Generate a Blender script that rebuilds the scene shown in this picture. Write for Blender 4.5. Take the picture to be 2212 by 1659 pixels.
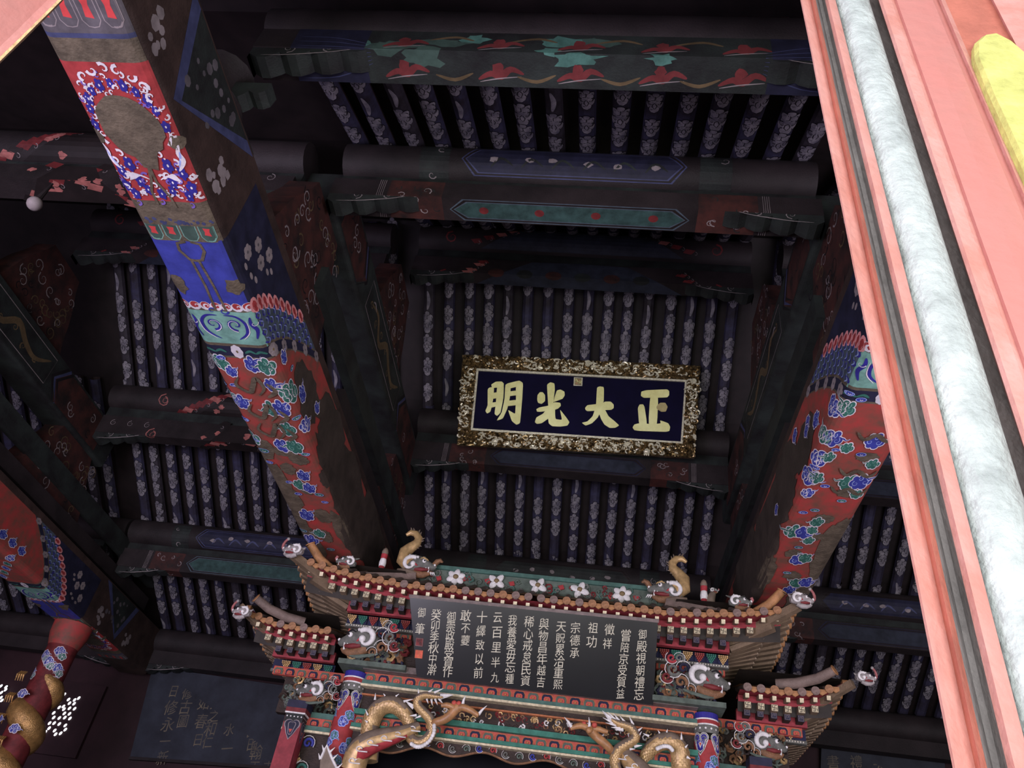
import bpy, bmesh, math, random
import numpy as np
from mathutils import Vector, Matrix, noise
from math import sin, cos, pi, radians, sqrt, atan2
C = bpy.context.scene.collection
for o in list(bpy.data.objects): bpy.data.objects.remove(o)
R = random.Random(7)

# ---------------------------------------------------------------- camera
FPX, CXP, CYP = 1723.4, 1106.0, 829.5
yaw, pit, rol = radians(-8.566), radians(38.30), radians(9.519)
F_ = Vector((sin(yaw)*cos(pit), cos(yaw)*cos(pit), sin(pit)))
r_ = Vector((cos(yaw), -sin(yaw), 0)); u_ = r_.cross(F_)
R2 = r_*cos(rol) + u_*sin(rol); U2 = -r_*sin(rol) + u_*cos(rol)
EYE = Vector((0, 0, 1.6))
cam = bpy.data.objects.new('camera', bpy.data.cameras.new('camera')); C.objects.link(cam)
cam.matrix_world = Matrix(((R2.x, U2.x, -F_.x, EYE.x), (R2.y, U2.y, -F_.y, EYE.y), (R2.z, U2.z, -F_.z, EYE.z), (0, 0, 0, 1)))
cam.data.sensor_width = 36; cam.data.lens = FPX/2212*36; cam.data.clip_start = .05
bpy.context.scene.camera = cam
def at(x, y, X=None, Y=None, Z=None):
    """the point of the hall seen at pixel x, y that lies in the plane X, Y or Z = const"""
    d = F_ + R2*((x-CXP)/FPX) - U2*((y-CYP)/FPX)
    t = X/d.x if X is not None else Y/d.y if Y is not None else (Z-1.6)/d.z
    return EYE + d*t

# ---------------------------------------------------------------- light
sc = bpy.context.scene
sc.view_settings.view_transform = 'Standard'; sc.view_settings.look = 'None'
sc.view_settings.exposure = 0.0; sc.view_settings.gamma = 1.0; sc.view_settings.use_curve_mapping = False
w = bpy.data.worlds.new('sky'); sc.world = w; w.use_nodes = True
bg = w.node_tree.nodes['Background']; bg.inputs[0].default_value = (.78, .72, .84, 1); bg.inputs[1].default_value = .42
def area(name, loc, target, sx, sy, power, col):
    l = bpy.data.lights.new(name, 'AREA'); l.shape = 'RECTANGLE'; l.size = sx; l.size_y = sy; l.energy = power; l.color = col
    o = bpy.data.objects.new(name, l); C.objects.link(o); o.location = loc
    o.rotation_euler = (Vector(target)-Vector(loc)).to_track_quat('-Z', 'Y').to_euler(); return o
area('courtyard_bounce', (-.6, -5.0, .5), (-.5, 9, 5.0), 13, 4.5, 1330, (1, .985, .95))
area('violet_fill_left', (-7.0, -1.2, 1.2), (-7, 12, 6), 6, 2.4, 620, (.80, .70, 1))  # added violet fill lamp that lifts the dark left bay
area('violet_fill_right', (5.6, 2.0, 1.6), (2.0, 7, 8), 5, 2.2, 300, (.92, .82, 1))  # added fill lamp behind the door leaf, brightens the dark right side
sl = bpy.data.lights.new('sun', 'SUN'); sl.energy = .8; sl.angle = radians(6); sl.color = (1, .97, .93)
so = bpy.data.objects.new('sun', sl); C.objects.link(so)
so.rotation_euler = Vector((.34, .62, -.70)).to_track_quat('-Z', 'Y').to_euler()

# ---------------------------------------------------------------- materials
MATS = {}
def mat(name, col, rough=.65, metal=0.0, grime=.35, gs=5.0, bump=0.0, bs=60.0, spec=.35, gcol=None):
    if name in MATS: return MATS[name]
    m = bpy.data.materials.new(name); m.use_nodes = True; nt = m.node_tree; N = nt.nodes; L = nt.links
    b = N['Principled BSDF']; b.inputs['Roughness'].default_value = rough; b.inputs['Metallic'].default_value = metal
    b.inputs['Specular IOR Level'].default_value = spec
    tc = N.new('ShaderNodeTexCoord')
    n1 = N.new('ShaderNodeTexNoise'); n1.inputs['Scale'].default_value = gs; n1.inputs['Detail'].default_value = 6; n1.inputs['Roughness'].default_value = .65
    L.new(tc.outputs['Object'], n1.inputs['Vector'])
    r = N.new('ShaderNodeValToRGB'); r.color_ramp.elements[0].position = .35; r.color_ramp.elements[1].position = .68
    c2 = gcol if gcol else tuple(c*(1-grime)*.8 for c in col)
    r.color_ramp.elements[0].color = (*c2, 1); r.color_ramp.elements[1].color = (*[min(1, c*1.08) for c in col], 1)
    L.new(n1.outputs['Fac'], r.inputs['Fac']); L.new(r.outputs['Color'], b.inputs['Base Color'])
    if bump:
        n2 = N.new('ShaderNodeTexNoise'); n2.inputs['Scale'].default_value = bs; n2.inputs['Detail'].default_value = 4
        L.new(tc.outputs['Object'], n2.inputs['Vector'])
        bp = N.new('ShaderNodeBump'); bp.inputs['Strength'].default_value = bump; bp.inputs['Distance'].default_value = .02
        L.new(n2.outputs['Fac'], bp.inputs['Height']); L.new(bp.outputs['Normal'], b.inputs['Normal'])
    MATS[name] = m; return m
def lin(r, g, b):
    f = lambda c: (c/255/12.92) if c/255 <= .04045 else ((c/255+.055)/1.055)**2.4
    return (f(r), f(g), f(b))
mat('soot', lin(46, 38, 40), grime=.5, gs=1.6, bump=.2)
mat('soot_board', lin(34, 25, 26), grime=.4, gs=3)
mat('soot_green', lin(44, 50, 48), grime=.6, gs=2.5, gcol=lin(26, 24, 26), bump=.2)
mat('soot_red', lin(78, 42, 38), grime=.6, gs=4, gcol=lin(36, 28, 28))
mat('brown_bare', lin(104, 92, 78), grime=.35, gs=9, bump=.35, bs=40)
mat('brown_bare_shaded', lin(70, 60, 54), grime=.3, gs=5, bump=.2)
mat('brown_dark', lin(66, 50, 46), grime=.4, gs=4, bump=.2)
mat('paint_red', lin(164, 58, 60), grime=.18, gs=10)
mat('paint_red_worn', lin(168, 56, 56), grime=.3, gs=6, gcol=lin(112, 74, 62))
mat('paint_red_dim', lin(120, 44, 46), grime=.4, gs=8)
mat('paint_scarlet', lin(206, 70, 72), grime=.15)
mat('paint_blue', lin(58, 64, 152), grime=.15, gs=7)
mat('paint_blue_deep', lin(50, 44, 140), grime=.2)
mat('paint_navy', lin(38, 38, 62), grime=.4, gs=6)
mat('paint_navy_line', lin(70, 74, 112), grime=.3)
mat('paint_teal', lin(122, 168, 156), grime=.2, gs=9)
mat('paint_teal_dim', lin(80, 92, 104), grime=.3, gs=8)
mat('paint_green', lin(56, 112, 100), grime=.3)
mat('paint_green_dim', lin(70, 92, 84), grime=.3)
mat('paint_white', lin(222, 214, 222), grime=.15)
mat('paint_lightblue', lin(150, 166, 226), grime=.15)
mat('paint_pink', lin(226, 150, 150), grime=.2)
mat('paint_grey', lin(150, 138, 140), grime=.3)
mat('paint_grey_dim', lin(98, 92, 98), grime=.4)
mat('paint_lilac', lin(122, 96, 180), grime=.2)
mat('paint_ochre', lin(128, 108, 76), grime=.3)
mat('line_pale', lin(150, 138, 140), grime=.3)
mat('line_black', lin(26, 22, 26), grime=.1)
mat('rafter_blue', lin(60, 58, 84), grime=.5, gs=5, gcol=lin(40, 34, 44))
mat('rafter_brown', lin(58, 42, 42), grime=.4)
mat('rafter_cloud', lin(146, 140, 146), grime=.3, gs=7, gcol=lin(84, 80, 94))
mat('rafter_line', lin(28, 24, 32), grime=.1)

# ---------------------------------------------------------------- builders
WORLD = {}                                   # world location of parents
def props(o, label=None, cat=None, group=None, kind=None):
    if label: o['label'] = label
    if cat: o['category'] = cat
    if group: o['group'] = group
    if kind: o['kind'] = kind
    return o
def empty(name, loc, label=None, cat=None, group=None, kind=None):
    o = bpy.data.objects.new(name, None); o.empty_display_size = .1; C.objects.link(o); o.location = loc
    WORLD[o.name] = Vector(loc); return props(o, label, cat, group, kind)
class MB:
    def __init__(s): s.v = []; s.f = []; s.m = []; s.names = []
    def mi(s, name):
        if name not in s.names: s.names.append(name)
        return s.names.index(name)
    def add(s, vs, fs, m):
        k = len(s.v); i = s.mi(m); s.v += [tuple(p) for p in vs]; s.f += [tuple(a+k for a in q) for q in fs]; s.m += [i]*len(fs); return s
    def box(s, x0, x1, y0, y1, z0, z1, m):
        v = [(x, y, z) for z in (z0, z1) for y in (y0, y1) for x in (x0, x1)]
        return s.add(v, [(0, 2, 3, 1), (4, 5, 7, 6), (0, 1, 5, 4), (2, 6, 7, 3), (0, 4, 6, 2), (1, 3, 7, 5)], m)
    def obox(s, c, ax, ay, az, m):           # oriented box: centre + three half vectors
        c = Vector(c); ax, ay, az = Vector(ax), Vector(ay), Vector(az)
        v = [c+ax*i+ay*j+az*k for k in (-1, 1) for j in (-1, 1) for i in (-1, 1)]
        return s.add(v, [(0, 2, 3, 1), (4, 5, 7, 6), (0, 1, 5, 4), (2, 6, 7, 3), (0, 4, 6, 2), (1, 3, 7, 5)], m)
    def bar(s, a, b, w, h, m, up=(0, 0, 1)):
        a, b = Vector(a), Vector(b); d = (b-a); l = d.length; d.normalize(); x = d.cross(Vector(up)).normalized(); z = x.cross(d)
        return s.obox((a+b)/2, x*w/2, d*l/2, z*h/2, m)
    def tube(s, pts, rad, m, n=8, caps=True, flat=1.0, up=None):
        P_ = [Vector(p) for p in pts]; k = len(P_)
        if not hasattr(rad, '__len__'): rad = [rad]*k
        vs = []; prev = Vector(up) if up else None
        for i, p in enumerate(P_):
            t = (P_[min(i+1, k-1)]-P_[max(i-1, 0)]).normalized()
            if prev is None: prev = Vector((0, 0, 1)) if abs(t.z) < .9 else Vector((1, 0, 0))
            a = (prev - t*prev.dot(t)).normalized(); b = t.cross(a); prev = a
            for j in range(n):
                q = 2*pi*j/n; vs.append(p + a*cos(q)*rad[i] + b*sin(q)*rad[i]*flat)
        fs = [(i*n+j, i*n+(j+1) % n, (i+1)*n+(j+1) % n, (i+1)*n+j) for i in range(k-1) for j in range(n)]
        if caps: fs += [tuple(range(n))[::-1], tuple((k-1)*n+j for j in range(n))]
        return s.add(vs, fs, m)
    def lathe(s, c, prof, m, n=16, axis='z'):
        vs = []; c = Vector(c)
        for (r, h) in prof:
            for j in range(n):
                q = 2*pi*j/n
                vs.append(c + (Vector((r*cos(q), r*sin(q), h)) if axis == 'z' else Vector((r*cos(q), h, r*sin(q))) if axis == 'y' else Vector((h, r*cos(q), r*sin(q)))))
        k = len(prof); fs = [(i*n+j, i*n+(j+1) % n, (i+1)*n+(j+1) % n, (i+1)*n+j) for i in range(k-1) for j in range(n)]
        fs += [tuple(range(n))[::-1], tuple((k-1)*n+j for j in range(n))]
        return s.add(vs, fs, m)
    def ball(s, c, r, m, n=10, k=6, rot=None):
        if not hasattr(r, '__len__'): r = (r, r, r)
        vs = []
        for i in range(k+1):
            a = pi*i/k
            for j in range(n):
                q = 2*pi*j/n; p = Vector((r[0]*sin(a)*cos(q), r[1]*sin(a)*sin(q), r[2]*cos(a)))
                if rot: p = rot @ p
                vs.append(Vector(c)+p)
        fs = [(i*n+j, i*n+(j+1) % n, (i+1)*n+(j+1) % n, (i+1)*n+j) for i in range(k) for j in range(n)]
        return s.add(vs, fs, m)
    def prism(s, outline, o, ex, ey, ez, m):  # outline (a,b) in plane o+a*ex+b*ey, thickness vector ez
        o, ex, ey, ez = Vector(o), Vector(ex), Vector(ey), Vector(ez); n = len(outline)
        vs = [o+ex*a+ey*b for a, b in outline]+[o+ex*a+ey*b+ez for a, b in outline]
        fs = [tuple(range(n))[::-1], tuple(range(n, 2*n))]+[(i, (i+1) % n, (i+1) % n+n, i+n) for i in range(n)]
        return s.add(vs, fs, m)
    def build(s, name, parent=None, smooth=False, **kw):
        me = bpy.data.meshes.new(name)
        vs = [Vector(p) for p in s.v]
        lo = Vector((min(p.x for p in vs), min(p.y for p in vs), min(p.z for p in vs))); hi = Vector((max(p.x for p in vs), max(p.y for p in vs), max(p.z for p in vs)))
        org = Vector(((lo.x+hi.x)/2, (lo.y+hi.y)/2, (lo.z+hi.z)/2))
        me.from_pydata([p-org for p in vs], [], s.f)
        for n_ in s.names: me.materials.append(MATS[n_])
        me.polygons.foreach_set('material_index', s.m)
        me.update()
        o = bpy.data.objects.new(name, me); C.objects.link(o)
        pw = WORLD[parent.name] if parent else Vector((0, 0, 0))
        if parent: o.parent = parent
        o.location = org-pw; WORLD[o.name] = org
        if smooth:
            bm = bmesh.new(); bm.from_mesh(me); bmesh.ops.recalc_face_normals(bm, faces=bm.faces)
            for f in bm.faces: f.smooth = True
            for e in bm.edges:
                if len(e.link_faces) == 2 and e.calc_face_angle(0) > .75: e.smooth = False
            bm.to_mesh(me); bm.free()
        return props(o, **kw)
def copy_obj(o, loc, parent=None, name=None):
    c = o.copy(); C.objects.link(c)
    if parent: c.parent = parent
    pw = WORLD[parent.name] if parent else Vector((0, 0, 0))
    c.location = Vector(loc)-pw; WORLD[c.name] = Vector(loc); return c

# ---------------------------------------------------------------- painted decoration: thin coats of paint on a surface f(u, v, lift)
class Paint:
    def __init__(s, f, cut=.07, lift=.0015, warp=None, umax=None, va=1.0):
        s.va = va
        s.f = f; s.cut = cut; s.k = 0; s.loc = None; s.lift = lift; s.mb = MB(); s.warp = warp; s.umax = umax
    def poly(s, pts, m):
        s.k += 1; off = s.lift + .000009*s.k
        if s.loc: pts = [(a, s.loc[0]+(b-s.loc[0])*s.loc[1]) for a, b in pts]
        us = [p[0] for p in pts]; u0, u1 = min(us), max(us)
        ks = range(math.floor(u0/s.cut)+1, math.ceil(u1/s.cut)) if s.cut else ()
        if len(ks):           # every coat is folded at the same lines, so the coats never cross
            bm = bmesh.new(); vs = [bm.verts.new((a, b, 0)) for a, b in pts]
            try: bm.faces.new(vs)
            except ValueError: bm.free(); return
            for i in ks:
                bmesh.ops.bisect_plane(bm, geom=bm.verts[:]+bm.edges[:]+bm.faces[:], plane_co=(i*s.cut, 0, 0), plane_no=(1, 0, 0))
            bmesh.ops.triangulate(bm, faces=bm.faces[:])
            bm.verts.ensure_lookup_table(); bm.verts.index_update()
            V = [(v.co.x, v.co.y) for v in bm.verts]; Fs = [tuple(v.index for v in f.verts) for f in bm.faces]; bm.free()
        else: V = pts; Fs = [tuple(range(len(pts)))]
        if s.umax: V = [(max(s.umax[0], min(s.umax[1], a)), b) for a, b in V]
        if s.warp: V = [s.warp(a, b) for a, b in V]
        s.mb.add([s.f(a, b, off) for a, b in V], Fs, m)
    def disc(s, u, v, r, m, r2=None, n=12, rot=0, wob=0):
        r2 = r2 or r
        P_ = []
        for i in range(n):
            q = 2*pi*i/n; k = 1+(wob*(R.random()-.5) if wob else 0); a = r*cos(q)*k; b = r2*sin(q)*k
            P_.append((u+a*cos(rot)-b*sin(rot), v+a*sin(rot)+b*cos(rot)))
        s.poly(P_, m)
    def stroke(s, pts, w, m, taper=True):
        if 3 <= len(pts) <= 8 and taper is not False:   # round the brush stroke
            q_ = []
            for i in range(len(pts)-1):
                p0, p1, p2, p3 = pts[max(i-1, 0)], pts[i], pts[i+1], pts[min(i+2, len(pts)-1)]
                for j in range(4):
                    t = j/4; q_.append(tuple(.5*(2*p1[c]+(p2[c]-p0[c])*t+(2*p0[c]-5*p1[c]+4*p2[c]-p3[c])*t*t+(3*p1[c]-p0[c]-3*p2[c]+p3[c])*t**3) for c in (0, 1)))
            pts = q_+[pts[-1]]
        n = len(pts); L_ = []; R_ = []
        for i, p in enumerate(pts):
            a = pts[max(i-1, 0)]; b = pts[min(i+1, n-1)]; dx, dy = b[0]-a[0], b[1]-a[1]; d = sqrt(dx*dx+dy*dy) or 1
            k = w/2*((sin(pi*(i+.35)/(n-.3))**.6) if taper is True else (1-.85*i/(n-1)) if taper == 'end' else 1)
            L_.append((p[0]-dy/d*k, p[1]+dx/d*k)); R_.append((p[0]+dy/d*k, p[1]-dx/d*k))
        s.k += 1
        for i in range(n-1):
            s.k -= 1; s.poly([L_[i], L_[i+1], R_[i+1], R_[i]], m)
    def spiral(s, u, v, r, m, w, rot=0, turns=1.3, hand=1, n=12, r1=.18):
        P_ = []
        for i in range(n):
            t = i/(n-1); q = rot+hand*2*pi*turns*t; rr = r*(1-t*(1-r1)); P_.append((u+rr*cos(q), v+rr*sin(q)))
        s.stroke(P_, w, m, 'end')
    def comma(s, u, v, l, rot, m, w, bend=1.0):
        P_ = []
        for i in range(7):
            t = i/6; a = l*t; b = bend*l*.35*t*t; P_.append((u+a*cos(rot)-b*sin(rot), v+a*sin(rot)+b*cos(rot)))
        P_ = P_[::-1]; s.stroke(P_, w, m, 'end')
    def cloud(s, u, v, r, rot=0, col='paint_blue', line='paint_white', hi='paint_lightblue', tail=1, o=None):
        if s.va != 1: s.loc = (v, s.va)
        o = o or r*.16
        L_ = [(0, 0, .55), (.62, .1, .42), (-.6, .12, .42), (.25, .55, .38), (-.3, .52, .36), (.2, -.5, .34), (-.45, -.38, .28)]
        def t(a, b): a *= r; b *= r; return (u+a*cos(rot)-b*sin(rot), v+a*sin(rot)+b*cos(rot))
        k0 = s.k
        tl = [t(.5*tail, -.1), t(1.0*tail, -.2), t(1.4*tail, -.1), t(1.7*tail, -.35)]
        if tail: s.stroke(tl, r*.34+o, line, 'end')
        for a, b, q in L_: s.disc(*t(a, b), q*r+o, line, n=10)
        if tail: s.stroke(tl, r*.22, col, 'end')
        for a, b, q in L_: s.disc(*t(a, b), q*r, col, n=10)
        for a, b, q, h in ((.45, .15, .36, 1), (-.42, .2, .34, -1), (0, -.3, .26, 1)): s.spiral(*t(a, b), q*r, hi, r*.11, rot=rot+(-1.2 if h > 0 else 4.3), hand=h, turns=1.1, n=9)
        s.loc = None
    def flower(s, u, v, r, col, core='paint_white', petals=5, line=None, rot=0):
        if s.va != 1: s.loc = (v, s.va)
        for i in range(petals):
            q = rot+2*pi*i/petals
            if line: s.disc(u+.6*r*cos(q), v+.6*r*sin(q), r*.52, line, n=8)
        for i in range(petals):
            q = rot+2*pi*i/petals; s.disc(u+.58*r*cos(q), v+.58*r*sin(q), r*.42, col, n=8)
        s.disc(u, v, r*.2, core, n=7); s.loc = None
    def strip(s, u0, u1, v0, v1, m, nu=24):  # band between v0(u), v1(u)
        f0 = v0 if callable(v0) else (lambda u: v0); f1 = v1 if callable(v1) else (lambda u: v1)
        s.k += 1; off = s.lift+.000009*s.k; vs = []; g = s.warp or (lambda a, b: (a, b))
        us = [u0]+([i*s.cut for i in range(math.floor(u0/s.cut)+1, math.ceil(u1/s.cut))] if s.cut else [u0+(u1-u0)*i/nu for i in range(1, nu)])+[u1]
        for u in us: vs += [s.f(*g(u, f0(u)), off), s.f(*g(u, f1(u)), off)]
        s.mb.add(vs, [(2*i, 2*i+2, 2*i+3, 2*i+1) for i in range(len(us)-1)], m)
    def build(s, name, parent, **kw): return s.mb.build(name, parent, kind='stuff', **kw)
# ================================================================ the hall: roof, walls
PUR = [('A', 3.3, 8.05, 7.33), ('B', 5.22, 8.95, 7.98), ('C', 8.1, 11.05, 10.02), ('D', 10.5, 9.33, 8.27), ('E', 12.7, 7.93, 6.94), ('F', 14.9, 6.75, 6.0)]
PY = {k: (y, zr, zb) for k, y, zr, zb in PUR}
BC = -.51; BW = 5.36
FR = [BC-1.5*BW, BC-.5*BW, BC+.5*BW, BC+1.5*BW]     # truss lines
ceil = MB()
prof = [(1.6, 7.95)]+[(y, zr) for _, y, zr, _ in PUR]+[(15.6, 6.4)]
for (ya, za), (yb, zb) in zip(prof, prof[1:]):
    ceil.add([(-14.5, ya, za+.17), (13.5, ya, za+.17), (13.5, yb, zb+.17), (-14.5, yb, zb+.17),
              (-14.5, ya, za+.25), (13.5, ya, za+.25), (13.5, yb, zb+.25), (-14.5, yb, zb+.25)], [(0, 1, 2, 3), (4, 7, 6, 5), (0, 4, 5, 1), (2, 6, 7, 3)], 'soot_board')
CEIL = ceil.build('ceiling', kind='structure')
mat('rafter_grey', lin(62, 56, 66), grime=.5, gs=5, gcol=lin(38, 33, 38))
def rafter_mesh(L, seed, style):
    """a round rafter along +Y (local), underside painted with clouds"""
    rr = random.Random(seed); n = 10; r = .088
    mb = MB(); vs = []
    for y in (0, L):
        for j in range(n): q = 2*pi*j/n-pi/2-pi/n; vs.append((r*cos(q), y, r*sin(q)))
    for j in range(n):
        q = 2*pi*j/n
        m = ('rafter_blue', 'rafter_blue', 'rafter_grey')[style % 3] if (cos(q) > .2) else 'rafter_brown'
        mb.add([vs[j], vs[(j+1) % n], vs[(j+1) % n+n], vs[j+n]], [(0, 1, 2, 3)], m)
    P = Paint(lambda u, v, o: (sin(u/r)*(r+o), v, -cos(u/r)*(r+o)), cut=.045, lift=.003)
    y = rr.uniform(.02, .2)
    while y < L-.1:
        s = rr.uniform(.85, 1.1); 
        if rr.random() < .9:
            o = rr.uniform(-.015, .015)
            LB = ((0, 0, .08), (.04, .085, .06), (-.04, .09, .06), (0, .15, .055), (.045, -.05, .045), (-.045, -.05, .045), (0, -.11, .035))
            for a, b, q in LB: P.disc(o+a*s, y+b*s, q*s+.009, 'rafter_line', n=9)
            for a, b, q in LB: P.disc(o+a*s, y+b*s, q*s, 'rafter_cloud', n=9)
            for a, b, h in ((.05, .05, 1), (-.05, .06, -1)): P.spiral(o+a*s, y+b*s, .038*s, 'rafter_line', .013, rot=-1.5, hand=h, turns=1.0, n=7)
        if rr.random() < .35: P.stroke([(-.03+rr.uniform(-.02, .02), y-.1), (.01, y+.05), (-.01, y+.2)], .05, 'rafter_cloud')
        y += rr.uniform(.34, .44)
    for v, f, m in ((P.mb.v, P.mb.f, P.mb.m),):
        k = len(mb.v); mp = [mb.mi(nm) for nm in P.mb.names]; mb.v += v; mb.f += [tuple(a+k for a in q) for q in f]; mb.m += [mp[i] for i in m]
    me = bpy.data.meshes.new('rafter'); me.from_pydata(mb.v, [], mb.f)
    for nm in mb.names: me.materials.append(MATS[nm])
    me.polygons.foreach_set('material_index', mb.m); me.update(); return me
bays = [(-1, ('CD', 'DE', 'EF')), (0, ('AB', 'BC', 'CD', 'DE', 'EF')), (1, ('BC', 'CD', 'DE', 'EF')), (-2, ('DE', 'EF'))]
RM = {}
for sg in ('AB', 'BC', 'CD', 'DE', 'EF'):
    ya, za, _ = PY[sg[0]]; yb, zb, _ = PY[sg[1]]; L = sqrt((yb-ya)**2+(zb-za)**2)+.12
    RM[sg] = ([rafter_mesh(L, 10+i+ord(sg[0]), i) for i in range(5)], ya, za, atan2(zb-za, yb-ya))
for b, segs in bays:
    for sg in segs:
        ms, ya, za, ang = RM[sg]
        for k in range(16):
            x = BC-.02+b*BW+(k-7.5)*.316
            o = bpy.data.objects.new('rafter', ms[R.randrange(5)]); C.objects.link(o); o.parent = CEIL
            o.location = Vector((x+R.uniform(-.012, .012), ya-.04*cos(ang), za+.05-.04*sin(ang)+R.uniform(-.01, .01)))-WORLD[CEIL.name]
            o.rotation_euler = (ang, 0, R.uniform(-.006, .006))
# walls and floor
def wallbox(name, *a, m='wall_dark'):
    return MB().box(*a, m).build(name, kind='structure')
mat('wall_dark', lin(58, 34, 40), grime=.4, gs=1.2)
mat('wall_red', lin(92, 40, 44), grime=.4, gs=1.5)
mat('floor_stone', lin(110, 104, 100), grime=.3, gs=2)
wallbox('wall_back', -14.5, 13.5, 15.3, 15.5, 0, 6.6)
wallbox('wall_left', -14.6, -14.4, 1.6, 15.5, 0, 11.2)
wallbox('wall_right', 13.4, 13.6, 1.6, 15.5, 0, 11.2)
wallbox('floor', -15, 14, -1.0, 15.5, -.1, 0, m='floor_stone')
wallbox('trim_1', -14.5, 13.5, 1.5, 1.75, 6.2, 7.9)

# ---------------------------------------------------------------- beams that run to the back
Z0, HW, BR, BH = 5.8, .31, .09, .82
def beam_f(xc, z0=Z0, hw=HW, r=BR):
    fl = hw-r; al = r*pi/2
    def f(u, v, o):
        s = 1 if u >= 0 else -1; a = abs(u)
        if a <= fl: return (xc+s*a, v, z0-o)
        if a <= fl+al:
            q = (a-fl)/r; return (xc+s*(fl+(r+o)*sin(q)), v, z0+r-(r+o)*cos(q))
        return (xc+s*(hw+o), v, z0+r+(a-fl-al))
    return f
def beam_mesh(xc, y0, y1, z0, hw, h, r, m, seg=8):
    f = beam_f(xc, z0, hw, r); top = hw-r+r*pi/2+h-r; mb = MB()
    us = [-top, -(hw-r)-r*pi/2]+[-(hw-r)-r*pi/2*k/4 for k in (3, 2, 1)]+[-(hw-r), hw-r]+[(hw-r)+r*pi/2*k/4 for k in (1, 2, 3, 4)]+[top]
    n = len(us); vs = [f(u, y, 0) for y in (y0, y1) for u in us]
    fs = [(i, i+1, n+i+1, n+i) for i in range(n-1)]+[(n-1, 0, n, 2*n-1), tuple(range(n))[::-1], tuple(range(n, 2*n))]
    return mb.add(vs, fs, m)
UC = HW-BR+BR*pi/2-BR        # u at a height h on the side is UC + h
def gw(u):                    # the flame / lotus bands sweep backwards up the sides
    h = max(0, abs(u)-.30); return 1.55*h**1.55
def beam_uv(px, py, xc):      # surface coordinates of a seen point
    p = at(px, py, Z=Z0)
    if abs(p.x-xc) > HW:
        s = 1 if (xc < 0) else -1
        p = at(px, py, X=xc+s*HW); return (s*(UC+p.z-Z0), p.y)
    return (p.x-xc, p.y)

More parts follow.
